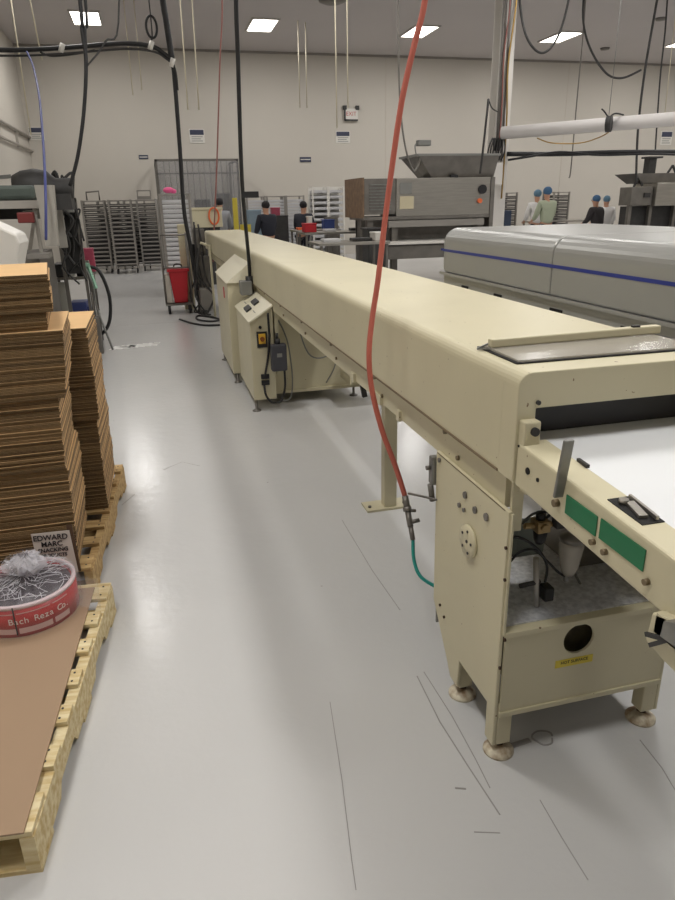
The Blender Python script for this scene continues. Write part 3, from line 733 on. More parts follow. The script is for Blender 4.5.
# pale printed band and lettering round the roll
mb = MB()
n = 40
for k in range(n):
    a0 = -R(150)+k*R(120)/n; a1 = a0+R(120)/n
    if k % 13 == 6: continue
    for z0, z1 in ((.014, .036), (.094, .098)):
        rr = tr+.0012
        v = [mb.bm.verts.new((tx+rr*math.cos(a), ty+rr*math.sin(a), tz+z)) for a, z in ((a0, z0), (a1, z0), (a1, z1), (a0, z1))]; mb._f(v)
mb.build('printed_band', mat('print_pale', (214, 176, 172), .4), TR)
s = 'Bach Reza Co.'
for k, ch in enumerate(s):
    if ch == ' ': continue
    a = -R(97)+k*R(5.4)
    text('letter', ch, .034, INKW, (tx+(tr+.0015)*math.cos(a), ty+(tr+.0015)*math.sin(a), tz+.064), (R(90), 0, a+R(90)), TR)
MB().box(tx-.01, tx-.006, ty-tr-.003, ty-tr+.004, tz+.01, tz+th-.002).build('seam_line', HOLE, TR)
# crumpled clear wrap
mb = MB(); rnd = random.Random(3)
prof = [(tr+.012, .002), (tr+.010, .05), (tr+.012, .1), (tr+.006, th+.004), (tr*.8, th+.012), (tr*.55, th+.016), (tr*.3, th+.022), (.035, th+.04), (.022, th+.052), (.045, th+.07), (.062, th+.09), (.05, th+.11)]
N = 72; rings = []
for i, (r_, z_) in enumerate(prof):
    ring = []
    for k in range(N):
        a = k*2*math.pi/N
        w = (1+.05*math.sin(9*a+i)+rnd.uniform(-.035, .035)) if i > 3 else 1+rnd.uniform(-.012, .02)
        ring.append(mb.bm.verts.new((tx+.01*(i > 6)+r_*w*math.cos(a), ty+r_*w*math.sin(a), tz+z_+(rnd.uniform(-.007, .009) if i > 3 else 0))))
    rings.append(ring)
for a, b in zip(rings, rings[1:]):
    for k in range(N): mb._f([a[k], a[(k+1)%N], b[(k+1)%N], b[k]])
mb.build('plastic_wrap', PLASTIC, TR)
mb = MB(); rnd = random.Random(9)
for q_ in range(3):
    rr_ = []
    for i in range(7):
        zz = th+.03+i*.013; r_ = (.018+.045*math.sin(i*.45+.2))*(1-.18*q_)
        rr_.append([mb.bm.verts.new((tx+.02+r_*(1+rnd.uniform(-.4, .4))*math.cos(k*math.pi/12), ty+r_*(1+rnd.uniform(-.4, .4))*math.sin(k*math.pi/12), tz+zz+rnd.uniform(-.008, .008))) for k in range(24)])
    for a, b in zip(rr_, rr_[1:]):
        for k in range(24): mb._f([a[k], a[(k+1)%24], b[(k+1)%24], b[k]])
mb.build('wrap_tuft', mat('wrap_tuft', (236, 234, 240), .12, alpha=.35, bump=.6, bscale=30), TR)
mb = MB(); rnd = random.Random(5)
for k in range(240):
    a = rnd.uniform(0, 6.28); r0 = rnd.uniform(.01, .16); r1 = min(tr, r0+rnd.uniform(.02, .07)); b_ = a+rnd.gauss(0, .35)
    def hh(r): return tz+th+.03-r*.1
    p0 = Vector((tx+r0*math.cos(a), ty+r0*math.sin(a), hh(r0))); p1 = Vector((tx+r1*math.cos(b_), ty+r1*math.sin(b_), hh(r1)+rnd.uniform(-.004, .006)))
    pm = (p0+p1)/2+Vector((rnd.gauss(0, .006), rnd.gauss(0, .006), .004))
    mb.tube([p0, pm, p1], rnd.uniform(.0005, .0013), 4, 3)
for k in range(26):
    a = rnd.uniform(0, 6.28); p0 = Vector((tx, ty, tz+th+.045)); p1 = p0+Vector((.05*math.cos(a), .05*math.sin(a), rnd.uniform(.01, .06)))
    mb.tube([p0, (p0+p1)/2+Vector((0, 0, .01)), p1], rnd.uniform(.0006, .0014), 4, 3)
mb.build('wrap_crease', mat('wrap_highlight', (240, 238, 244), .2, alpha=.8), TR)
# tail of wrap lying on the pallet
mb = MB(); G = 10; gv = []
for i in range(G):
    row = []
    for j in range(G):
        u, v = i/(G-1), j/(G-1)
        row.append(mb.bm.verts.new((tx+tr+.004+u*.085-.03*v, ty-.10+v*.24, tz+.006+(1-u)*.06*(1-abs(v-.5))+rnd.uniform(0, .014))))
    gv.append(row)
for i in range(G-1):
    for j in range(G-1): mb._f([gv[i][j], gv[i+1][j], gv[i+1][j+1], gv[i][j+1]])
mb.build('wrap_tail', PLASTIC, TR)
# paper notice standing against the pile
o = MB().hexa([(-.610, 2.735, .148), (-.457, 2.722, .148), (-.457, 2.724, .148), (-.610, 2.737, .148)], [(-.622, 2.762, .330), (-.47, 2.750, .332), (-.47, 2.752, .332), (-.622, 2.764, .330)]).build('paper_notice', PAPER)
tag(o, 'white paper notice reading EDWARD MARC leaning between roll and cartons', 'notice')
o2 = MB().hexa([(-.47, 2.726, .148), (-.447, 2.724, .148), (-.447, 2.74, .148), (-.47, 2.742, .148)], [(-.48, 2.757, .352), (-.458, 2.755, .352), (-.458, 2.762, .352), (-.48, 2.764, .352)]).build('backing_board', mat('backing_brown', (84, 62, 44), .8), o)
rot = (R(82), 0, -R(4.5))
for i, (s, sz, z) in enumerate((('EDWARD', .032, .309), ('MARC', .031, .281), ('SNACKING', .024, .255), ('PRODUCTS', .02, .232))):
    t0 = text('lettering', s, sz, INK, (0, 0, 0), rot, None, bold=.0006)
    t0.parent = o; yy = 2.729+(z-.148)*.142-.003
    t0.location = Vector((-.536-(z-.148)*.07, yy, z)) - o.location

# ==================================================== FAR OBJECTS AND CABLES
def cable(pts, r, M, name, lab, cat='cable', grp=None, n=8):
    return tag(MB().tube(pts, r, n, 6).build(name, M), lab, cat, grp)
def ceil_above(p, dx=0): return Vector((p.x+dx, p.y, ZC))
# black drop cord with tag to the control box
pts = [P(236, -80, 5.35), P(236, 0, 5.4), P(238, 60, 5.5), P(242, 180, 5.7), P(249, 262, 6.15), P(250, 290, 6.17)]
cc = tag(empty('power_drop_cord', pts[-1]), 'black power cord dropping from the ceiling to the cream control box', 'cable')
MB().tube([ceil_above(pts[0], .02)] + pts, .016, 10).build('cord', BLACK, cc)
q = P(249, 194.5, 5.75)
MB().box(q.x-.062, q.x+.075, q.y-.02, q.y-.014, q.z-.025, q.z+.022).build('black_tag', BLACK, cc)
MB().cyl(pts[-1]+Vector((0, 0, .12)), pts[-1]-Vector((0, 0, .03)), .034, n=14).build('plug', BLACK, cc)
# overhead cable bundle from the left wall
Yb = 10.8
b = tag(empty('cable_bundle', P(172, 60, Yb)), 'thick black cable bundle crossing the upper left and dropping behind the cart', 'cable')
L0 = P(0, 50, Yb); L0 = Vector((XL, Yb, L0.z))
path = [L0, P(0, 50, Yb), P(60, 48, Yb), P(120, 43.5, Yb), P(150, 46, Yb), P(163, 53, Yb), P(172, 63, Yb), P(175, 85, Yb), P(180, 150, Yb), P(184, 210, Yb), P(191, 250, Yb), P(197, 290, Yb)]
MB().tube(path, .03, 10).build('sheath', BLACK, b)
MB().tube([p+Vector((0.03, -.03, -.07)) for p in path[:8]], .014, 8).build('side_cable', DARK, b)
MB().tube([P(40, 52, Yb), P(52, 56, Yb), P(75, 54, Yb), P(95, 50, Yb)], .012, 8).build('slack_cable', DARK, b)
for (u, v) in ((62, 48.5), (151, 46), (172, 63)):
    q = P(u, v, Yb); MB().cyl(q-Vector((.02, .03, .05)), q+Vector((.02, -.03, .05)), .034, n=10).build('white_tie', WHITE, b)
q = P(151, 40, Yb)
MB().tube([q, P(151, 20, Yb), Vector((q.x, q.y, ZC))], .01, 6).build('hanger_wire', DARK, b)
mb = MB(); cq = P(151.5, 27, Yb)
mb.tube([cq+Vector((.07*math.cos(a), 0, .13*math.sin(a))) for a in [k*.4 for k in range(33)]], .016, 6, 2)
mb.build('coil', BLACK, b)
q = P(172, 60, Yb)
MB().tube([q, P(166, 20, Yb), P(162, -6, Yb), Vector((P(156, -40, Yb).x, Yb, ZC))], .04, 8).build('riser', BLACK, b)
# black cable descending to left machine
Ym = 7.2
c = tag(empty('drop_cable', P(86, 60, Ym)), 'black cable with a Y split dropping to the left machine', 'cable')
MB().tube([ceil_above(P(78, -80, Ym)), P(79, -10, Ym), P(82, 30, Ym), P(86, 62, Ym), P(84, 110, Ym), P(78, 155, Ym), P(70, 186, Ym)], .017, 8).build('cord', BLACK, c)
MB().tube([ceil_above(P(84, -80, Ym)), P(84.5, -10, Ym), P(85, 30, Ym), P(86.5, 62, Ym)], .013, 8).build('branch', BLACK, c)
MB().tube([ceil_above(P(130, -80, Ym)), P(119, 0, Ym), P(105, 42, Ym), P(87, 66, Ym)], .008, 8).build('thin_branch', DARK, c)
cable([P(27, 52, 10.7), P(33, 66, 9.8), P(39, 95, 8.6), P(43, 140, 7.6), P(45.5, 190, 6.8), P(46, 240, 6.75)], .012, mat('blue_hose', (74, 82, 140), .5), 'blue_hose', 'thin blue hose hanging on the left past the white wall sign', 'hose')
cable([ceil_above(P(222, 0, 12)), P(222, 0, 12), P(220, 60, 12), P(217, 160, 12), P(214, 232, 12), P(213, 262, 12)], .012, mat('dusty_red', (140, 90, 82), .6), 'red_drop_hose', 'thin dull red hose hanging in front of the strip curtain', 'hose')
cable([ceil_above(P(398, 0, 13)), P(398, 0, 13), P(398.5, 60, 13), P(401, 115, 13), P(406, 150, 13), P(413, 170, 13), P(418, 166, 13), P(420, 158, 13)], .018, STEELD, 'grey_cable', 'grey cable hanging behind the red hose down to the steel hopper')
t = tag(empty('arm_camera', P(424, 143, 13.3)), 'small grey boxy device on a thin bent arm above the steel hopper', 'device')
q = P(424, 143, 13.3); MB().box(q.x-.13, q.x+.13, 13.25, 13.4, q.z-.05, q.z+.05).build('body', GREY, t, .01)
MB().tube([q-Vector((.13, 0, 0)), P(415, 146, 13.3), P(417, 158, 13.3), P(420, 163, 13.3)], .012).build('arm', GREY, t)
PALE = mat('pale_yellow_cord', (214, 206, 182), .6)
for (u0, v0, u1, v1, yy, lab) in ((12, 0, 31, 135, 12, 'pale yellow hanging line left of the white corner sign'), (25, 0, 42, 60, 12.1, 'pale yellow hanging line over the black bundle at far left'),
    (126, 22, 133, 95, 17, 'faint pale line hanging at the left of the coil'), (136, 22, 142, 90, 17.1, 'faint pale line hanging just right of its twin near the coil'),
    (181, 0, 188, 110, 13, 'pale yellow line hanging close right of the black bundle'), (193, 0, 199, 110, 13.1, 'pale yellow line hanging left of the thin red hose'),
    (298, 25, 300, 108, 18.5, 'pale short line hanging below the ceiling, left of a close pair'), (305.5, 25, 307, 108, 18.6, 'pale short line hanging below the ceiling, right of a close pair'),
    (335, 0, 337, 128, 13, 'pale yellow line hanging under the round ceiling vent'), (347, 0, 348, 108, 13.1, 'pale yellow line hanging above the exit sign'),
    (672, 38, 664, 122, 15, 'pale yellow line hanging at the right edge above the white duct')):
    a = P(u0, v0, yy); b2 = P(u1, v1, yy); x = (a.x+b2.x)/2
    tag(MB().tube([(a.x, yy, ZC), (b2.x, yy, b2.z)], .011, 6, 0).build('hanging_line', PALE), lab, 'line')
cable([ceil_above(P(518, -20, 13.6)), P(520, 5, 13.4), P(527, 38, 13.2), P(541, 53, 13.2), P(555, 42, 13.2), P(566, 12, 13.3), ceil_above(P(573, -15, 13.4))], .022, DARK, 'looped_cable', 'dark cable sagging in a loop in front of the fourth ceiling light')
cable([ceil_above(P(583, 10, 14)), P(583, 17, 14), P(590, 48, 14), P(606, 73, 14), P(622, 78, 14), P(641, 70, 14)], .022, DARK, 'swagged_cable', 'dark cable swagging between two vertical drops at the upper right')
cable([ceil_above(P(585, 0, 15)), P(583, 35, 15), P(577, 100, 15), P(571, 168, 15), P(569, 178, 15)], .015, STEELD, 'grey_drop_cable', 'thin grey cable hanging between column and right machine')
cable([ceil_above(P(658, -10, 14)), P(657, 0, 14), P(645, 70, 14), P(638, 130, 14), P(636, 184, 14)], .025, DARK, 'dark_drop_cable', 'dark cable dropping to the left end of the right machine')
cable([ceil_above(P(667, 0, 15)), P(665, 32, 15), P(660, 80, 15), P(655, 155, 15)], .018, DARK, 'dark_drop_cable', 'dark cable dropping just left of the pale line at the right edge')
# tall thin pole by the hopper, left of the column
cable([P(476, 250, 13.15)*1 if False else Vector((P(478, 215, 12.7).x, 12.7, 2.05)), P(483, 150, 12.7), P(488.5, 99, 12.7)], .022, DARK, 'vertical_rod', 'dark slender rod leaning beside the column above the hopper', 'rod')
cable([P(488.5, 99, 12.7), P(492, 108, 12.9), P(498, 112, 13.4)], .012, DARK, 'rod_cord', 'short dark cord joining the slender rod to the column')
# white duct
D = tag(empty('white_duct', (8.0, 13.2, 2.9)), 'white round duct reaching from the column to the right edge', 'duct')
da = P(502, 133, 13.3); db_ = P(760, 112, 10.2)
MB().cyl(da, da+(db_-da)*2.6, .115, n=24).build('tube', mat('duct_white', (226, 222, 220), .6), D)
q = da+(db_-da)*.38
q = P(608, 124, 11.7)
MB().cyl(q-(db_-da).normalized()*.03, q+(db_-da).normalized()*.06, .135, n=20).build('clamp', DARK, D)
MB().tube([q+Vector((0, 0, .1)), q+Vector((-.1, 0, .2)), q+Vector((-.16, 0, .24))], .014).tube([q+Vector((0, 0, .1)), q+Vector((.12, 0, .17)), q+Vector((.3, 0, .15))], .014).build('tie_end', DARK, D)
MB().tube([Vector((q.x, q.y, q.z+.1)), Vector((q.x, q.y, ZC))], .006, 6, 0).build('hanger_wire', GREY, D)
# black horizontal lines under the duct
cable([P(507, 154, 13.5), P(560, 154, 13.2), P(610, 152.5, 12.9), P(675, 152, 12.5), P(760, 153, 12), P(1050, 156, 11)], .045, BLACK, 'horizontal_conduit', 'thick black cable running right from the column below the white duct')
cable([P(508, 160, 13.4), P(530, 156.5, 13.2), P(560, 152, 13.1), P(600, 155, 12.9), P(660, 154, 12.5), P(760, 158, 12), P(1050, 160, 11)], .022, BLACK, 'slack_conduit', 'thinner black cable sagging along the thick one under the duct')
cable([P(537, 138, 13), P(552, 143, 12.9), P(580, 143, 12.6), P(600, 137, 12.3), P(612, 130, 11.9)], .012, BRASS, 'tan_cord', 'thin tan cord looping under the white duct')

# -- bun pan racks
GAPSHADE = mat('tray_gap_shade', (66, 64, 62), .6, .2)  # dark tray bodies paint the shade of the gaps between trays
def make_rack(w, d, h, nsh, M, M2):
    t = empty('tray_rack', (0, 0, 0))
    mb = MB()
    for x in (0, w):
        for y in (0, d): mb.box(x-.022, x+.022, y-.022, y+.022, .12, h)
    for z in (.14, h-.02):
        for y in (0, d): mb.box(0, w, y-.012, y+.012, z-.012, z+.012)
        for x in (0, w): mb.box(x-.012, x+.012, 0, d, z-.012, z+.012)
    mb.build('frame', M, t)
    for k in range(nsh):
        z = .22+(h-.36)*k/(nsh-1)
        q = MB().box(.02, w-.02, .012, d, z-.03, z+(.045 if nsh < 17 else .034)); q.mi = 1; q.box(.02, w-.02, 0, .011, z-.004, z+.028); q.build('shelf', [GAPSHADE if M2 is ALUD else M2, M2], t)
    for (x, y) in ((.02, .03), (w-.02, .03), (.02, d-.03), (w-.02, d-.03)):
        MB().cyl((x-.015, y, .05), (x+.015, y, .05), .05, n=14).cyl((x, y, .05), (x, y, .13), .01, n=6).build('caster', BLACK, t)
    return t
ALUB = mat('bright_tray', (210, 210, 212), .4, .2)
rk = make_rack(.52, .6, 1.76, 15, ALU, ALUD)
spots = [(-1.62, 18.7, 'aluminium tray rack at the back wall, leftmost, beside the left machine'), (-.98, 18.45, 'aluminium tray rack at the back wall, second from the left'),
         (-.32, 18.95, 'aluminium tray rack at the back wall, nearest the strip curtain'),
         (-1.33, 19.7, 'aluminium tray rack in the second row, glimpsed between the two leftmost racks'), (-.66, 19.7, 'aluminium tray rack in the second row, behind the middle rack')]
for i, (x, y, lab) in enumerate(spots):
    o = rk if i == 0 else copy_tree(rk); o.location = (x, y, 0); tag(o, lab, 'rack', 'tray racks')
tag(MB().box(1.25, 1.7, 21.0, 21.4, 0, 1.75).box(1.9, 2.3, 21.0, 21.5, 0, 1.9).box(1.7, 1.9, 21.1, 21.3, 0, 1.3).build('curtained_machine', DARK, None, .03), 'dark machine seen blurred inside the strip curtain booth', 'machine')
rk2 = make_rack(.5, .6, 1.8, 19, ALU, ALUB); rk2.location = (.19, 13.1, 0); tag(rk2, 'tray rack full of bright trays behind the red bin cart', 'rack', 'tray racks')
for i, (x, y, sc, lab) in enumerate(((9.45, 18.3, 1, 'tray rack just right of the white column'), (11.8, 19.4, 1, 'tray rack behind the person in the pale gown'),
      (2.62, 20, 1, 'tray rack left behind the dark shirted person at the tables'), (3.2, 20.1, 1, 'left one of two tray racks between the dark shirted persons'), (3.75, 20.1, 1, 'right one of two tray racks between the dark shirted persons'))):
    o = copy_tree(rk2 if i > 1 else rk); o.location = (x, y, 0); tag(o, lab, 'rack', 'tray racks')
for (x, lab) in ((4.5, 'tall bright shelf unit of white trays, left half, beside the brown cabinet'), (4.97, 'tall bright shelf unit of white trays, right half, beside the brown cabinet')):
    t = make_rack(.43, .5, 2.02, 12, WHITE, ALUB); t.location = (x, 20, 0); tag(t, lab, 'rack', 'white shelf units'); t.name = 'white_shelf_unit'
mb = MB().box(4.48, 5.42, 20.55, 20.57, 0, 2.02)
tag(mb.build('back_screen', WHITE), 'white board standing behind the bright shelf units', 'board')
# cardboard bits on racks
a = (-.72, 18.55)
tag(MB().tube([(-1.5, 18.9, 1.76), (-1.5, 18.9, 1.95), (-1.2, 18.9, 1.97), (-1.2, 18.9, 1.76)], .02, 6, 0).build('metal_hoop', STEELD), 'small metal hoop standing on top of the leftmost rack', 'hoop')
tag(MB().bar((-.3, 19.1, 1.80), (.05, 19.1, 1.80), .06, .08).bar((-.28, 19.1, 1.84), (-.28, 19.1, 1.98), .03).bar((.04, 19.1, 1.84), (.04, 19.1, 1.98), .03).bar((-.28, 19.1, 1.97), (.04, 19.1, 1.97), .03).build('tray_carrier', ALU), 'metal carrier frame on top of the rack nearest the strip curtain', 'carrier')
tag(MB().sphere((.35, 13.3, 1.86), .075, 8, (1.3, 1, .7)).sphere((.43, 13.3, 1.84), .05, 8, (1.2, 1, .8)).build('pink_bag', PINK), 'crumpled pink bag on top of the rack of bright trays', 'bag')

# -- strip curtain booth
K = tag(empty('strip_curtain', (1.34, 20, 0)), 'large clear vinyl strip curtain booth before the back wall', 'curtain')
mb = MB()
for x in (.27, 2.42): mb.box(x-.03, x+.03, 19.97, 20.03, 0, 2.76).box(x-.03, x+.03, 21.9, 21.96, 0, 2.76)
mb.box(.24, 2.45, 19.97, 20.03, 2.7, 2.76); mb.box(.24, .3, 20, 21.9, 2.7, 2.76); mb.box(2.39, 2.45, 20, 21.9, 2.7, 2.76); mb.box(.24, 2.45, 19.97, 20.0, 2.38, 2.42)
mb.build('frame', STEELD, K)
for k in range(14):
    x = .3+k*.151; MB().box(x, x+.17, 19.93+.02*(k % 2), 19.935+.02*(k % 2), .05, 2.7).build('vinyl_strip', VINYL, K)
# -- things behind the tunnel's far end
t = tag(empty('cream_machine', (1.05, 15.2, 0)), 'cream boxed machine at the far end of the cream tunnel', 'machine')
MB().box(.76, 1.42, 14.9, 15.6, 1.16, 1.55).box(.74, 1.44, 14.88, 15.62, 1.5, 1.55).build('housing', CREAM, t, .01)
MB().box(.8, 1.36, 14.95, 15.55, .0, 1.16).build('base', DARK, t)
tag(MB().tube([(1.25+.1*math.cos(a), 14.866+.002*a/18, 1.38+.16*math.sin(a)) for a in [k*.5 for k in range(38)]], .018, 6, 2).build('orange_coil', ORANGE), 'coiled orange hose hanging on the far cream machine', 'hose')
tag(MB().box(2.02, 2.14, 18.2, 18.3, 0, 1.75).build('yellow_post', YEL, None, .01), 'yellow post between the strip curtain and the dark shirted person', 'post')
tag(MB().box(2.22, 2.5, 18.6, 18.7, 0, 1.1).build('yellow_board', YEL), 'low yellow board behind the far end of the tunnel', 'board')

# -- red bin on a tall cart
cx0, cy0 = .09, 11.0
C = tag(empty('utility_cart', (.29, 11.2, 0)), 'narrow tall cart on black wheels carrying the red bin', 'cart')
mb = MB().box(.08, .5, 11.0, 11.4, .13, .16)
for x in (.09, .49): mb.cyl((x, 11.02, .14), (x, 11.02, 1.7 if x < .2 else 1.2), .014).cyl((x, 11.38, .14), (x, 11.38, 1.2), .014)
mb.cyl((.09, 11.02, 1.18), (.49, 11.02, 1.18), .012).cyl((.09, 11.02, .7), (.49, 11.02, .7), .012).build('frame', STEELD, C)
for (x, y) in ((.13, 11.03), (.45, 11.03), (.13, 11.36), (.45, 11.36)):
    MB().cyl((x-.02, y, .065), (x+.02, y, .065), .065, n=18).build('wheel', BLACK, C)
Bn = tag(MB().hexa([(.22, 11.05, .165), (.42, 11.05, .165), (.42, 11.32, .165), (.22, 11.32, .165)], [(.17, 11.02, .66), (.46, 11.02, .66), (.46, 11.36, .66), (.17, 11.36, .66)]).build('red_bin', RED, None, .01), 'red plastic bin standing on the tall cart', 'bin')
MB().box(.15, .48, 11.0, 11.38, .64, .68).build('rim', RED, Bn)
MB().tube([(.25, 11.1, .68), (.27, 11.1, .74), (.36, 11.1, .74), (.38, 11.1, .68)], .012).build('handle', DARK, Bn)
tag(MB().hexa([(.10, 11.02, .165), (.2, 11.02, .165), (.2, 11.3, .165), (.10, 11.3, .165)], [(.10, 11.0, .6), (.17, 11.0, .6), (.17, 11.3, .6), (.10, 11.3, .6)]).build('white_jug', mat('beige', (190, 182, 170), .5), None, .02), 'pale container squeezed beside the red bin', 'container')
tag(MB().box(.38, .55, 11.45, 11.6, .0, 1.32).build('cream_board', CREAM, None, .01), 'narrow cream panel standing behind the red bin cart', 'panel')
tag(MB().box(.53, .63, 10.98, 11.08, .93, 1.04).cyl((.58, 11.03, .0), (.58, 11.03, .93), .012).build('black_handset', BLACK), 'small black box on a stalk above the red bin', 'box')
# tangle of hoses and floor cables near the cart
mb = MB(); rnd = random.Random(11)
for k in range(9):
    x = .55+rnd.uniform(0, .14); y = 10.75+rnd.uniform(-.2, .5); z = rnd.uniform(.9, 1.4)
    mb.tube([(x, y, z), (x+rnd.uniform(-.1, .1), y, z*.6), (x+rnd.uniform(-.15, .2), y, .3), (x+rnd.uniform(-.1, .06), y-rnd.uniform(0, .3), .02), (x+rnd.uniform(0, .08), y-.3, .03)], rnd.uniform(.008, .016), 6)
tag(mb.build('hanging_hoses', DARK), 'tangle of dark hoses hanging between the cart and the tunnel', 'hoses', None, 'stuff')
cable([Vector((.25, 10.35, .015))+Vector((0, 0, 0)), Vector((.42, 9.9, .015)), Vector((.62, 9.65, .015)), Vector((.85, 9.7, .015)), Vector((.8, 10.2, .015)), Vector((.55, 10.6, .015)), Vector((.5, 10.2, .02)), Vector((.7, 9.95, .02)), Vector((.9, 10.2, .015))], .014, BLACK, 'floor_cord', 'black cord looped on the floor beside the red bin cart')
t = tag(empty('valve_stand', (.72, 11.1, 0)), 'dark valve manifold stand between the cart and the tunnel end', 'stand')
MB().box(.6, .8, 11.12, 11.3, .35, .85).box(.6, .78, 11.3, 11.4, .85, 1.25).build('manifold', STEELD, t, .01)
MB().box(.61, .64, 11.15, 11.2, 0, .35).box(.75, .78, 11.15, 11.2, 0, .35).box(.6, .64, 11.32, 11.36, 0, .9).build('leg', STEELD, t)
MB().box(.60, .78, 10.7, 10.9, .08, .4).build('white_box', ALU, t, .01)
tag(MB().cyl((.785, 10.5, .0), (.785, 10.5, 1.05), .018).cyl((.785, 10.5, 1.03), (.66, 10.55, 1.08), .018).build('pipe_stub', CREAM), 'cream pipe standing by the tunnel end', 'pipe')

# -- left machinery
LM = tag(empty('packing_machine', (-1.3, 7.2, 0)), 'grey framed machine with a dark motor on top at the left edge', 'machine')
p0 = P(0, 212, 7.0); p1 = P(50, 200, 7.0)
GF = mat('grey_frame', (164, 160, 152), .5)
a = P(48, 208, 6.95); MB().box(-2.3, a.x, 6.95, 7.08, a.z, P(48, 200, 6.95).z).build('beam', GF, LM)
MB().box(-2.3, a.x, 8.0, 8.1, 1.5, 1.58).build('beam', GF, LM)
MB().box(-2.3, -2.2, 6.95, 7.1, 0, 1.6).build('post', GF, LM); MB().box(-2.3, -2.2, 8, 8.1, 0, 1.6).build('post', GF, LM); MB().box(-.98, -.9, 8, 8.1, 1.2, 1.5).build('post', GF, LM)
a, b, c, d = P(34, 185, 6.9), P(53, 185, 6.9), P(58, 246, 6.9), P(46, 246, 6.9)
MB().prism([(d.x, d.z), (c.x, c.z), (b.x, b.z), (a.x, a.z)], 'y', 6.9, 7.02).build('post', GF, LM)
a, b = P(0, 200, 7.2), P(33, 185, 7.2)
MB().box(-2.2, b.x, 7.2, 7.9, a.z, b.z).build('top_casing', mat('dark_green', (84, 94, 88), .6, var=.2), LM, .03)
MB().box(-2.2, a.x+.05, 7.9, 8.3, 1.5, 1.78).build('rear_casing', DARK, LM, .03)
c = P(36, 189, 7.75)
MB().lathe([(.02, -.2), (.13, -.2), (.17, -.12), (.19, .0), (.17, .12), (.1, .2), (.1, .34), (.02, .35)], (c.x, 7.75, c.z), 24, 'x').build('motor', DARK, LM)
MB().box(c.x-.2, c.x+.33, 7.6, 7.9, c.z-.2, c.z-.05).build('motor_mount', DARK, LM)
q = P(27, 217, 6.9); MB().box(q.x-.075, q.x+.06, 6.85, 6.95, q.z-.05, q.z+.04).build('red_switch_box', mat('dull_red', (120, 50, 48), .5), LM, .01)
MB().bar(P(34, 206, 7.0), P(42, 255, 7.0), .03).build('strut', GF, LM); MB().bar(P(36, 206, 7.05), P(30, 250, 7.05), .03).build('strut', GF, LM)
MB().box(-2.2, -1.04, 6.95, 7.9, .1, 1.2).build('lower_body', STEELD, LM)
MB().box(-1.1, -.92, 6.7, 6.95, 1.18, 1.22).build('side_tray', ALU, LM)
t = tag(empty('white_guard_machine', (-1.4, 5.0, 0)), 'white faceted machine guard just behind the carton pile', 'machine')
a = P(0, 222, 5.0); b3 = P(26, 234, 5.0); c3 = P(30, 243, 5.0); d3 = P(27, 262, 5.0)
mb = MB().prism([(-2.0, 1.2), (-2.0, 1.56), (-1.2, 1.56), (a.x-.06, a.z), (b3.x-.06, b3.z), (c3.x-.06, c3.z), (d3.x-.06, d3.z), (d3.x-.08, 1.2)], 'y', 5.0, 5.35)
mb.build('guard', WHITE, t, .015)
MB().box(-1.9, -1.0, 5.05, 5.5, .35, 1.2).build('body', GREY, t, .01)
mb = MB()
for x in (-1.85, -1.06):
    for y in (5.1, 5.4): mb.box(x, x+.05, y, y+.05, 0, .35)
mb.build('leg', GREY, t)
# wall-side rack pole (upper left)
tag(MB().bar((-2.05, 8.9, 0), (-2.15, 8.9, 3.0), .05).bar((-2.1, 8.9, 1.9), (-1.5, 9.0, 1.95), .04).build('standing_pole', GREYM), 'grey pole rising behind the dark motor at the left edge', 'pole')
# cluttered wire rack and cart with tubs
mb = MB(); rnd = random.Random(21)
for k in range(16):
    x = -.98+.03*rnd.uniform(-1, 6); y = 8.2+rnd.uniform(-.2, .4); z = rnd.uniform(1.4, 1.9)
    mb.tube([(x, y, z), (x+rnd.uniform(-.12, .12), y, z+.05), (x+rnd.uniform(-.12, .12), y, z-.2), (x+rnd.uniform(-.1, .14), y, z-.4), (x+rnd.uniform(-.1, .1), y, z-.6)], rnd.uniform(.008, .018), 6)
tag(mb.build('hung_cables', DARK), 'mass of dark cables hung beside the left machine post', 'cables', None, 'stuff')
t = tag(empty('cable_stand', (-.95, 8.3, 0)), 'dark upright stand holding the hung cables', 'stand')
MB().box(-1.02, -.98, 8.3, 8.34, 0, 1.85).box(-.8, -.77, 8.3, 8.34, 0, 1.7).box(-1.02, -.77, 8.3, 8.34, 1.66, 1.7).build('uprights', STEELD, t)
MB().box(-1.0, -.8, 8.34, 8.4, .9, 1.62).build('back_plate', DARK, t)
MB().box(-.92, -.8, 8.2, 8.3, 1.55, 1.68).build('terminal_box', GREY, t, .01)
t = tag(empty('tool_cart', (-.95, 8.8, 0)), 'steel cart cluttered with tubs and tools behind the cartons', 'cart')
MB().box(-1.2, -.75, 8.5, 9.1, .82, .85).box(-1.2, -.75, 8.5, 9.1, .35, .38).build('shelf', STEEL, t)
for (x, y) in ((-1.19, 8.52), (-.78, 8.52), (-1.19, 9.08), (-.78, 9.08)): MB().box(x, x+.03, y-.015, y+.015, .08, .85).cyl((x, y, .05), (x+.03, y, .05), .05, n=12).build('leg', STEELD, t)
tag(MB().hexa([(-1.12, 8.5, .852), (-.96, 8.5, .852), (-.96, 8.8, .852), (-1.12, 8.8, .852)], [(-1.14, 8.48, 1.0), (-.93, 8.48, 1.0), (-.93, 8.82, 1.0), (-1.14, 8.82, 1.0)]).build('dark_tub', DARK, None, .01), 'dark tub on the cluttered steel cart', 'tub')
tag(MB().bar((-1.0, 8.42, 1.02), (-.74, 8.45, .98), .06, .04).bar((-.76, 8.45, .98), (-.7, 8.4, .72), .03).build('spray_gun', mat('mint', (150, 196, 170), .4)), 'mint green spray gun lying over the cluttered cart', 'spray gun')
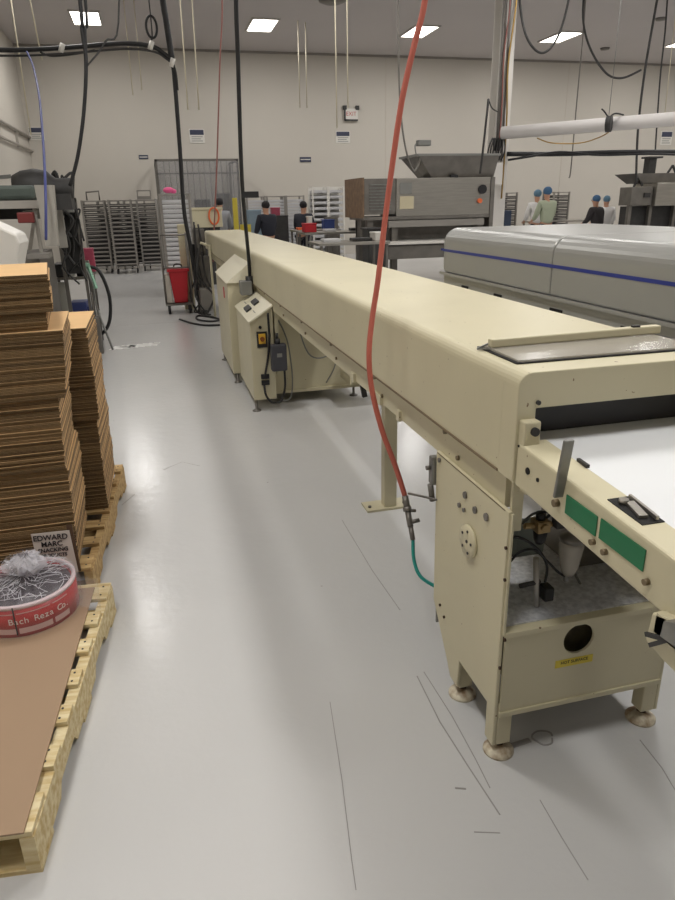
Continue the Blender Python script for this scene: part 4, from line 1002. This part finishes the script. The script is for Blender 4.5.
tag(MB().box(-1.02, -.84, 8.5, 8.8, .382, .56).box(-.84, -.78, 8.55, 8.7, .382, .5).build('blue_crate', mat('blue_crate', (62, 74, 128), .5), None, .01), 'blue crate on the lower shelf of the cluttered cart', 'crate')
tag(MB().box(-1.13, -1.04, 8.45, 8.49, .3, .8).build('clear_panel', mat('pale_panel', (180, 178, 168), .4)), 'pale upright panel at the front of the cluttered cart', 'panel')
tag(MB().cyl((-.94, 8.44, .862), (-.94, 8.44, 1.05), .035, n=14).cyl((-.94, 8.44, 1.05), (-.94, 8.44, 1.1), .012).build('spray_bottle', WHITE), 'white spray bottle at the front of the cluttered cart', 'bottle')
tag(MB().box(-.93, -.78, 8.9, 9.06, .852, 1.0).build('steel_pan', STEEL, None, .01), 'steel pan at the back of the cluttered cart', 'pan')
tag(MB().cyl((-.86, 8.62, .852), (-.86, 8.62, .96), .05, n=16).build('metal_can', DARK), 'dark metal can in the middle of the cluttered cart', 'can')
tag(MB().box(-1.15, -.85, 8.3, 8.45, 0, .3).build('black_case', DARK, None, .015), 'dark case on the floor before the cluttered cart', 'case')
tag(MB().box(-.80, -.70, 8.2, 8.32, 0, .42).cyl((-.75, 8.26, .42), (-.75, 8.26, .7), .01).build('pump_unit', STEELD, None, .01), 'small steel pump on the floor right of the cluttered cart', 'pump')
tag(MB().box(-.86, -.72, 8.95, 9.05, .86, 1.14).build('pink_box', mat('dusty_pink', (168, 70, 92), .5), None, .01), 'small dark pink box at the back of the cluttered cart', 'box')
cable([(-.80, 8.6, .95), (-.66, 8.6, .9), (-.58, 8.6, .6), (-.62, 8.6, .3), (-.74, 8.6, .16), (-.8, 8.6, .3)], .02, BLACK, 'black_hose', 'black hose looping out beside the cluttered cart', 'hose')
cable([(-.84, 8.4, 1.1), (-.74, 8.4, .8), (-.72, 8.4, .5), (-.66, 8.35, .25), (-.6, 8.3, .02)], .012, GREYM, 'grey_hose', 'grey hose falling to the floor beside the cluttered cart', 'hose')

# -- worktables in the middle distance
def work_table(x0, x1, y0, y1, z, lab):
    t = tag(empty('work_table', ((x0+x1)/2, (y0+y1)/2, 0)), lab, 'table', 'steel work tables')
    MB().box(x0, x1, y0, y1, z-.04, z).build('table_top', STEEL, t, .004)
    for x in (x0+.03, x1-.06):
        for y in (y0+.03, y1-.06): MB().box(x, x+.04, y, y+.04, 0, z-.04).build('leg', STEELD, t)
    MB().box(x0+.05, x1-.05, y0+.05, y1-.05, .3, .33).build('lower_shelf', STEELD, t)
    return t
work_table(3.0, 4.6, 14.2, 15.0, 1.02, 'steel work table with papers, before the white shelf units')
work_table(2.55, 3.75, 11.0, 11.8, .98, 'steel work table nearest the cream tunnel, left of the big steel machine')
work_table(3.2, 4.3, 16.2, 16.9, 1.0, 'steel work table where the dark shirted persons stand')
for (x, y, z, w, M, n, lab) in ((3.5, 14.5, 1.022, .24, ALUB, 'tray', 'bright tray lying on the middle steel table'), (4.1, 14.6, 1.022, .3, DARK, 'black_tray', 'dark tray lying on the middle steel table'),
        (2.7, 11.3, .982, .3, ALUB, 'tray', 'bright tray on the steel table nearest the cream tunnel'), (3.2, 11.3, .982, .34, DARK, 'black_tray', 'dark tray on the steel table nearest the cream tunnel'),
        (3.3, 16.4, 1.002, .25, ORANGE, 'orange_box', 'small orange box on the far steel table')):
    tag(MB().box(x, x+w, y, y+.22, z, z+.05).build(n, M, None, .01), lab, 'tray' if 'tray' in n else 'box')
tag(MB().box(3.75, 4.1, 12.2, 12.6, 0, 1.12).box(3.72, 4.13, 12.17, 12.63, 1.12, 1.15).build('equipment_cabinet', DARK, None, .01), 'dark low cabinet left of the big steel machine legs', 'cabinet')

for (x0, x1, y0, y1, z0, z1, M, n, c, lab) in (
    (3.05, 3.3, 14.4, 14.7, 1.022, 1.2, RED, 'red_tub', 'tub', 'red tub at the left end of the middle steel table'),
    (3.58, 3.68, 16.5, 16.7, 1.002, 1.3, WHITE, 'white_jug', 'jug', 'white jug between the two dark shirted persons'),
    (3.95, 4.2, 16.4, 16.7, 1.002, 1.22, BLUECL, 'blue_box', 'box', 'blue box at the right end of the far steel table'),
    (4.28, 4.5, 14.5, 14.8, 1.022, 1.1, WHITE, 'white_pan', 'pan', 'white pan at the right end of the middle steel table'),
    (3.56, 3.72, 11.2, 11.5, .982, 1.12, WHITE, 'white_container', 'container', 'white container on the steel table nearest the cream tunnel'),
    (2.5, 2.85, 19.0, 19.4, 0, 1.45, mat('pale_blue', (140, 160, 176), .6), 'blue_tote_stack', 'totes', 'pale blue stack of totes left behind the person in the black shirt'),
    (3.05, 3.5, 18.6, 19.0, 0, 1.3, DARK, 'dark_cabinet', 'cabinet', 'dark cabinet standing between the two dark shirted persons'),
    (3.08, 3.3, 18.65, 18.9, 1.302, 1.5, mat('dusty_pink', (168, 70, 92), .5), 'pink_carton', 'carton', 'dusty pink carton on the dark cabinet between the dark shirted persons'),
    (4.3, 4.6, 17.6, 17.9, 0, 1.25, STEELD, 'waste_bin', 'bin', 'tall grey bin before the bright shelf units')):
    tag(MB().box(x0, x1, y0, y1, z0, z1-.02).box(x0-.01, x1+.01, y0-.01, y1+.01, z1-.03, z1).build(n, M, None, .01), lab, c)
# -- big steel machine with hopper
MM = tag(empty('steel_machine', (5.1, 13.4, 0)), 'wide stainless steel machine carrying a dark hopper, left of the column', 'machine')
MB().box(4.552, 6.5, 13.0, 14.0, 1.32, 2.0).build('upper_housing', STEEL, MM, .01)
MB().box(3.92, 4.55, 13.02, 14.3, 1.36, 2.0).build('louvre_housing', STEELD, MM, .01)
mb = MB()
for k in range(9): mb.box(4.02, 4.45, 13.0, 13.02, 1.44+k*.055, 1.46+k*.055)
mb.build('louvre', GREYM, MM)
MB().box(3.89, 3.92, 13.02, 14.3, 1.3, 2.02).build('brown_panel', mat('brown', (134, 108, 84), .6, var=.3, scale=10), MM)
MB().box(6.5, 6.58, 12.98, 14.0, .3, 2.0).box(3.9, 6.5, 13.0, 14.0, 1.26, 1.32).build('edge_frame', STEELD, MM)
MB().cyl((6.32, 13.0, 1.78), (6.32, 12.96, 1.78), .085, n=24).build('dial', BLACK, MM)
MB().cyl((6.27, 13.0, 1.57), (6.27, 12.95, 1.57), .045).build('orange_knob', ORANGE, MM)
MB().box(4.62, 4.86, 12.99, 13.0, 1.72, 1.92).build('label_plate', GREY, MM)
MB().box(4.62, 4.9, 12.99, 13.0, 1.45, 1.68).build('warning_label', mat('beige_label', (200, 190, 160), .5), MM)
hz0 = 1.995
MB().hexa([(5.3, 13.1, 2.0), (6.6, 13.1, 2.0), (6.6, 13.8, 2.0), (5.3, 13.8, 2.0)], [(4.98, 12.95, 2.38), (6.62, 12.95, 2.38), (6.62, 13.95, 2.38), (4.98, 13.95, 2.38)]).build('hopper', STEELD, MM)
MB().box(4.94, 6.64, 12.92, 13.98, 2.38, 2.42).build('hopper_rim', GREY, MM)
MB().box(5.65, 5.8, 13.0, 13.05, 2.0, 2.05).build('latch', BLACK, MM)
for x in (4.0, 4.5, 6.3):
    for y in (13.1, 13.8): MB().box(x, x+.12, y, y+.12, 0, 1.3).build('leg', STEELD, MM)
MB().box(4.3, 6.4, 12.7, 14.0, .55, .8).box(4.0, 6.4, 13.5, 13.9, .8, 1.26).build('under_body', STEELD, MM, .01)
MB().box(4.2, 6.0, 12.6, 13.9, .82, .86).build('belt', WHITE, MM)
MB().box(4.4, 6.4, 13.0, 13.05, 1.12, 1.24).build('crossbar', ALU, MM)

# -- right machine
RM = tag(empty('mixing_machine', (12, 15.4, 0)), 'stainless machine with a hopper at the right edge behind the silver oven', 'machine')
MB().box(11.2, 11.8, 15, 15.45, 1.38, 1.8).build('left_housing', STEELD, RM, .01)
MB().box(11.82, 13.6, 14.9, 15.8, 1.36, 1.88).build('right_housing', STEEL, RM, .01)
MB().hexa([(11.55, 15.1, 1.88), (13.4, 15.1, 1.88), (13.4, 15.7, 1.88), (11.55, 15.7, 1.88)], [(11.25, 15, 2.1), (13.6, 15, 2.1), (13.6, 15.8, 2.1), (11.25, 15.8, 2.1)]).build('hopper', STEELD, RM)
MB().bar((11.3, 15.1, 1.75), (11.45, 15.1, 2.1), .04).bar((11.55, 15.1, 1.82), (11.4, 15.1, 2.1), .04).build('strut', DARK, RM)
MB().box(11.75, 11.95, 15.2, 15.4, 2.1, 2.46).box(11.7, 12.08, 15.15, 15.45, 2.44, 2.48).build('blower', DARK, RM)
MB().bar((12.3, 15.2, 2.1), (12.42, 15.2, 2.28), .04).bar((12.54, 15.2, 2.1), (12.42, 15.2, 2.28), .04).build('bracket', DARK, RM)
for x in (11.22, 11.8, 12.5, 13.4): MB().box(x, x+.08, 15.05, 15.15, 0, 1.38).build('leg', STEELD, RM)
MB().box(11.3, 13.4, 15.2, 15.5, .7, 1.36).build('under_body', DARK, RM)
MB().box(11.55, 11.72, 14.97, 15.0, 1.56, 1.66).build('handle', DARK, RM)
tag(MB().box(7.25, 7.8, 14.5, 14.9, 0, 1.35).box(7.3, 7.32, 14.6, 14.62, 1.35, 1.75).build('dark_crate_stack', mat('navy', (44, 56, 78), .6), None, .01), 'dark blue cabinet just right of the white column', 'cabinet')
tag(MB().box(7.18, 7.26, 14.2, 14.3, 0, 1.9).build('standing_bar', DARK), 'black upright bar beside the white column', 'bar')
mb = MB()
for k in range(10): mb.box(8.0+.02*(k%2), 8.62, 16.5, 16.9, .3+.1*k, .385+.1*k)
mb.box(8.0, 8.6, 16.5, 16.9, 0, .3)
tag(mb.build('box_stack', mat('pale_card', (196, 186, 166), .7)), 'pale stacked trays left of the person in the gown', 'trays', None, 'stuff')
work_table(10.4, 13.0, 18.0, 18.7, .98, 'steel work table in front of the hairnetted workers')

# ==================================================================== PEOPLE
def skin_obj(name, verts, edges, rads, M, parent, loc, roots=(0,), sub=2):
    me = bpy.data.meshes.new(name); me.from_pydata([Vector(v) for v in verts], edges, []); me.update()
    o = bpy.data.objects.new(name, me); COL.objects.link(o); o.parent = parent
    s = o.modifiers.new('skin', 'SKIN'); s.use_smooth_shade = True
    lay = me.skin_vertices[0].data if me.skin_vertices else None
    if lay is None:
        bm = bmesh.new(); bm.from_mesh(me); bm.verts.layers.skin.verify(); bm.to_mesh(me); bm.free(); lay = me.skin_vertices[0].data
    for i, r in enumerate(rads):
        lay[i].radius = r if isinstance(r, tuple) else (r, r); lay[i].use_root = i in roots
    ss = o.modifiers.new('sub', 'SUBSURF'); ss.levels = 1; ss.render_levels = sub
    me.materials.append(M)
    return o
def person(loc, rz, lab, shirt, trousers, net, h=1.0, reach=True, lean=.08):
    t = tag(empty('person', loc, rz), lab, 'person')
    # facing -Y
    hy = -.16 if reach else .0
    V = [(0, 0, .95), (0, -lean*.4, 1.12), (0, -lean, 1.32), (0, -lean-.01, 1.44), (0, -lean-.03, 1.52), (0, -lean-.035, 1.62), (0, -lean-.03, 1.70)]
    Rr = [(.14, .10), (.13, .095), (.16, .10), (.055, .055), (.07, .075), (.085, .1), (.06, .07)]
    E_ = [(0, 1), (1, 2), (2, 3), (3, 4), (4, 5), (5, 6)]
    hands = []
    for s in (-1, 1):
        i = len(V)
        V += [(s*.19, -lean, 1.37), (s*.24, -lean-.03+(.0 if not reach else -.04), 1.10), (s*.19, -lean-(.30 if reach else .06), .98 if reach else .86), (s*.17, -lean-(.38 if reach else .08), .95 if reach else .78)]
        Rr += [.055, .045, .035, (.034, .022)]
        E_ += [(2, i), (i, i+1), (i+1, i+2), (i+2, i+3)]; hands.append((s, Vector(V[-1]), (Vector(V[-1])-Vector(V[-2])).normalized()))
        i = len(V)
        V += [(s*.09, 0, .88), (s*.10, -.02, .5), (s*.10, .01, .1), (s*.105, -.14, .035)]
        Rr += [.09, .06, .042, (.04, .03)]
        E_ += [(0, i), (i, i+1), (i+1, i+2), (i+2, i+3)]
    roots = [0]
    for s, hp_, hd in hands:                       # five fingers a hand
        side_ = hd.cross(Vector((0, 0, 1))).normalized()
        for f in range(5):
            off = (f-1.5)*.017 if f < 4 else -s*.034
            L = (.07, .08, .075, .058, .05)[f]; i = len(V); b0 = hp_+side_*off*(1 if f < 4 else .7)
            dd = (hd+Vector((0, 0, -.25)) if f < 4 else hd*.6+side_*(-s)*.7).normalized()
            V += [tuple(b0), tuple(b0+dd*L*.55), tuple(b0+dd*L+Vector((0, 0, -.02)))]
            Rr += [.009, .008, .007]; E_ += [(i, i+1), (i+1, i+2)]; roots.append(i)
    V = [(x*h, y*h, z*h) for x, y, z in V]
    skin_obj('body', V, E_, Rr, SKIN, t, None, tuple(roots))
    # shirt
    V2 = [(0, 0, .86), (0, -lean*.4, 1.12), (0, -lean, 1.34), (0, -lean-.005, 1.47)]; R2 = [(.20, .155), (.185, .145), (.215, .15), (.10, .10)]; E2 = [(0, 1), (1, 2), (2, 3)]
    for s in (-1, 1):
        i = len(V2); V2 += [(s*.195, -lean, 1.375), (s*.245, -lean-.03-(.04 if reach else 0), 1.10), (s*.2, -lean-(.24 if reach else .05), 1.0 if reach else .92)]; R2 += [.09, .072, .055]; E2 += [(2, i), (i, i+1), (i+1, i+2)]
    skin_obj('shirt', [(x*h, y*h, z*h) for x, y, z in V2], E2, R2, shirt, t, None)
    V3 = [(0, 0, .96)]; R3 = [(.155, .115)]; E3 = []
    for s in (-1, 1):
        i = len(V3); V3 += [(s*.095, 0, .86), (s*.10, -.02, .5), (s*.10, .01, .1)]; R3 += [.105, .078, .062]; E3 += [(0, i), (i, i+1), (i+1, i+2)]
    skin_obj('trousers', [(x*h, y*h, z*h) for x, y, z in V3], E3, R3, trousers, t, None)
    for s in (-1, 1): MB().box(s*.1-.045, s*.1+.045, -.2, .06, 0, .07).build('shoe', BLACK, t, .02)
    hb = Vector((0, -lean-.03, 1.63))*h
    mb = MB().sphere(hb+Vector((0, .012, .035)), .108*h, 12, (.93, 1.08, .95)); mb.build('hair_net' if net in NETS else 'hair', net, t)
    fb = hb+Vector((0, -.10, 0))
    MB().sphere(hb+Vector((0, -.105, -.03)), .016, 6, (.8, 1.2, 1.4)).build('nose', SKIN, t)
    MB().sphere(fb+Vector((-.035, -.005, 0)), .011, 6).sphere(fb+Vector((.035, -.005, 0)), .011, 6).build('eye', BLACK, t)
    return t
NET1 = mat('hairnet_blue', (70, 106, 142), .8); NET2 = mat('hairnet_pale', (96, 128, 150), .8); HAIR = mat('dark_hair', (34, 30, 32), .8)
NETS = (NET1, NET2)
SH_D = mat('shirt_black', (38, 40, 50), .85); SH_G = mat('gown_green', (176, 184, 160), .8); SH_W = mat('shirt_white', (226, 224, 222), .8); SH_K = mat('shirt_charcoal', (58, 54, 56), .85); SH_GR = mat('shirt_grey', (150, 152, 158), .8)
TR_D = mat('trousers_dark', (44, 44, 52), .85)
person((2.68, 16.8, 0), R(200), 'person in a black shirt standing right of the yellow post, back turned', SH_D, TR_D, HAIR, .94)
person((3.62, 17.4, 0), R(150), 'person in dark clothes bending over the far steel table', SH_D, TR_D, HAIR, .93, True, .14)
person((4.75, 14.6, 0), R(100), 'person in a blue sleeve working left of the brown machine panel', BLUECL, TR_D, HAIR, .86, True, .12)
person((1.72, 18.6, 0), R(170), 'person in grey shirt and blue trousers standing behind the tunnel end', SH_GR, BLUECL, HAIR, 1.0)
person((9.95, 16.6, 0), R(185), 'person in a pale green gown and blue hairnet seen from behind', SH_G, TR_D, NET1, 1.06, True, .04)
person((10.2, 17.5, 0), R(175), 'person with a blue hairnet mostly hidden by the pale green gown', SH_W, TR_D, NET2, 1.03)
person((11.35, 16.4, 0), R(200), 'person in a dark shirt and blue hairnet right of the pale gown', SH_K, TR_D, NET1, .93, True, .12)
person((11.9, 16.9, 0), R(150), 'person in white bending between the dark shirted worker and the right machine', SH_W, TR_D, NET2, .92, True, .14)

# floor marking
t = MB(); rnd = random.Random(2); x = -.62
for k in range(8):
    w = rnd.uniform(.045, .085); y = 8.40+.04*k/3
    t.bar((x, y, .0012), (x+w*.75, y+.2, .0012), .075, .001)
    if k % 2: t.bar((x, y+.14, .0012), (x+w, y+.10, .0012), .05, .001)
    x += w
tag(t.build('floor_marking', mat('marking_white', (245, 244, 240), .4)), 'small worn patch of white marking on the aisle floor', 'marking')

# ------------------------------------------------------------ view settings
vs = scene.view_settings; scene.display_settings.display_device = 'sRGB'
vs.view_transform = 'Standard'; vs.look = 'None'; vs.gamma = 1; vs.use_curve_mapping = False
vs.exposure = .12
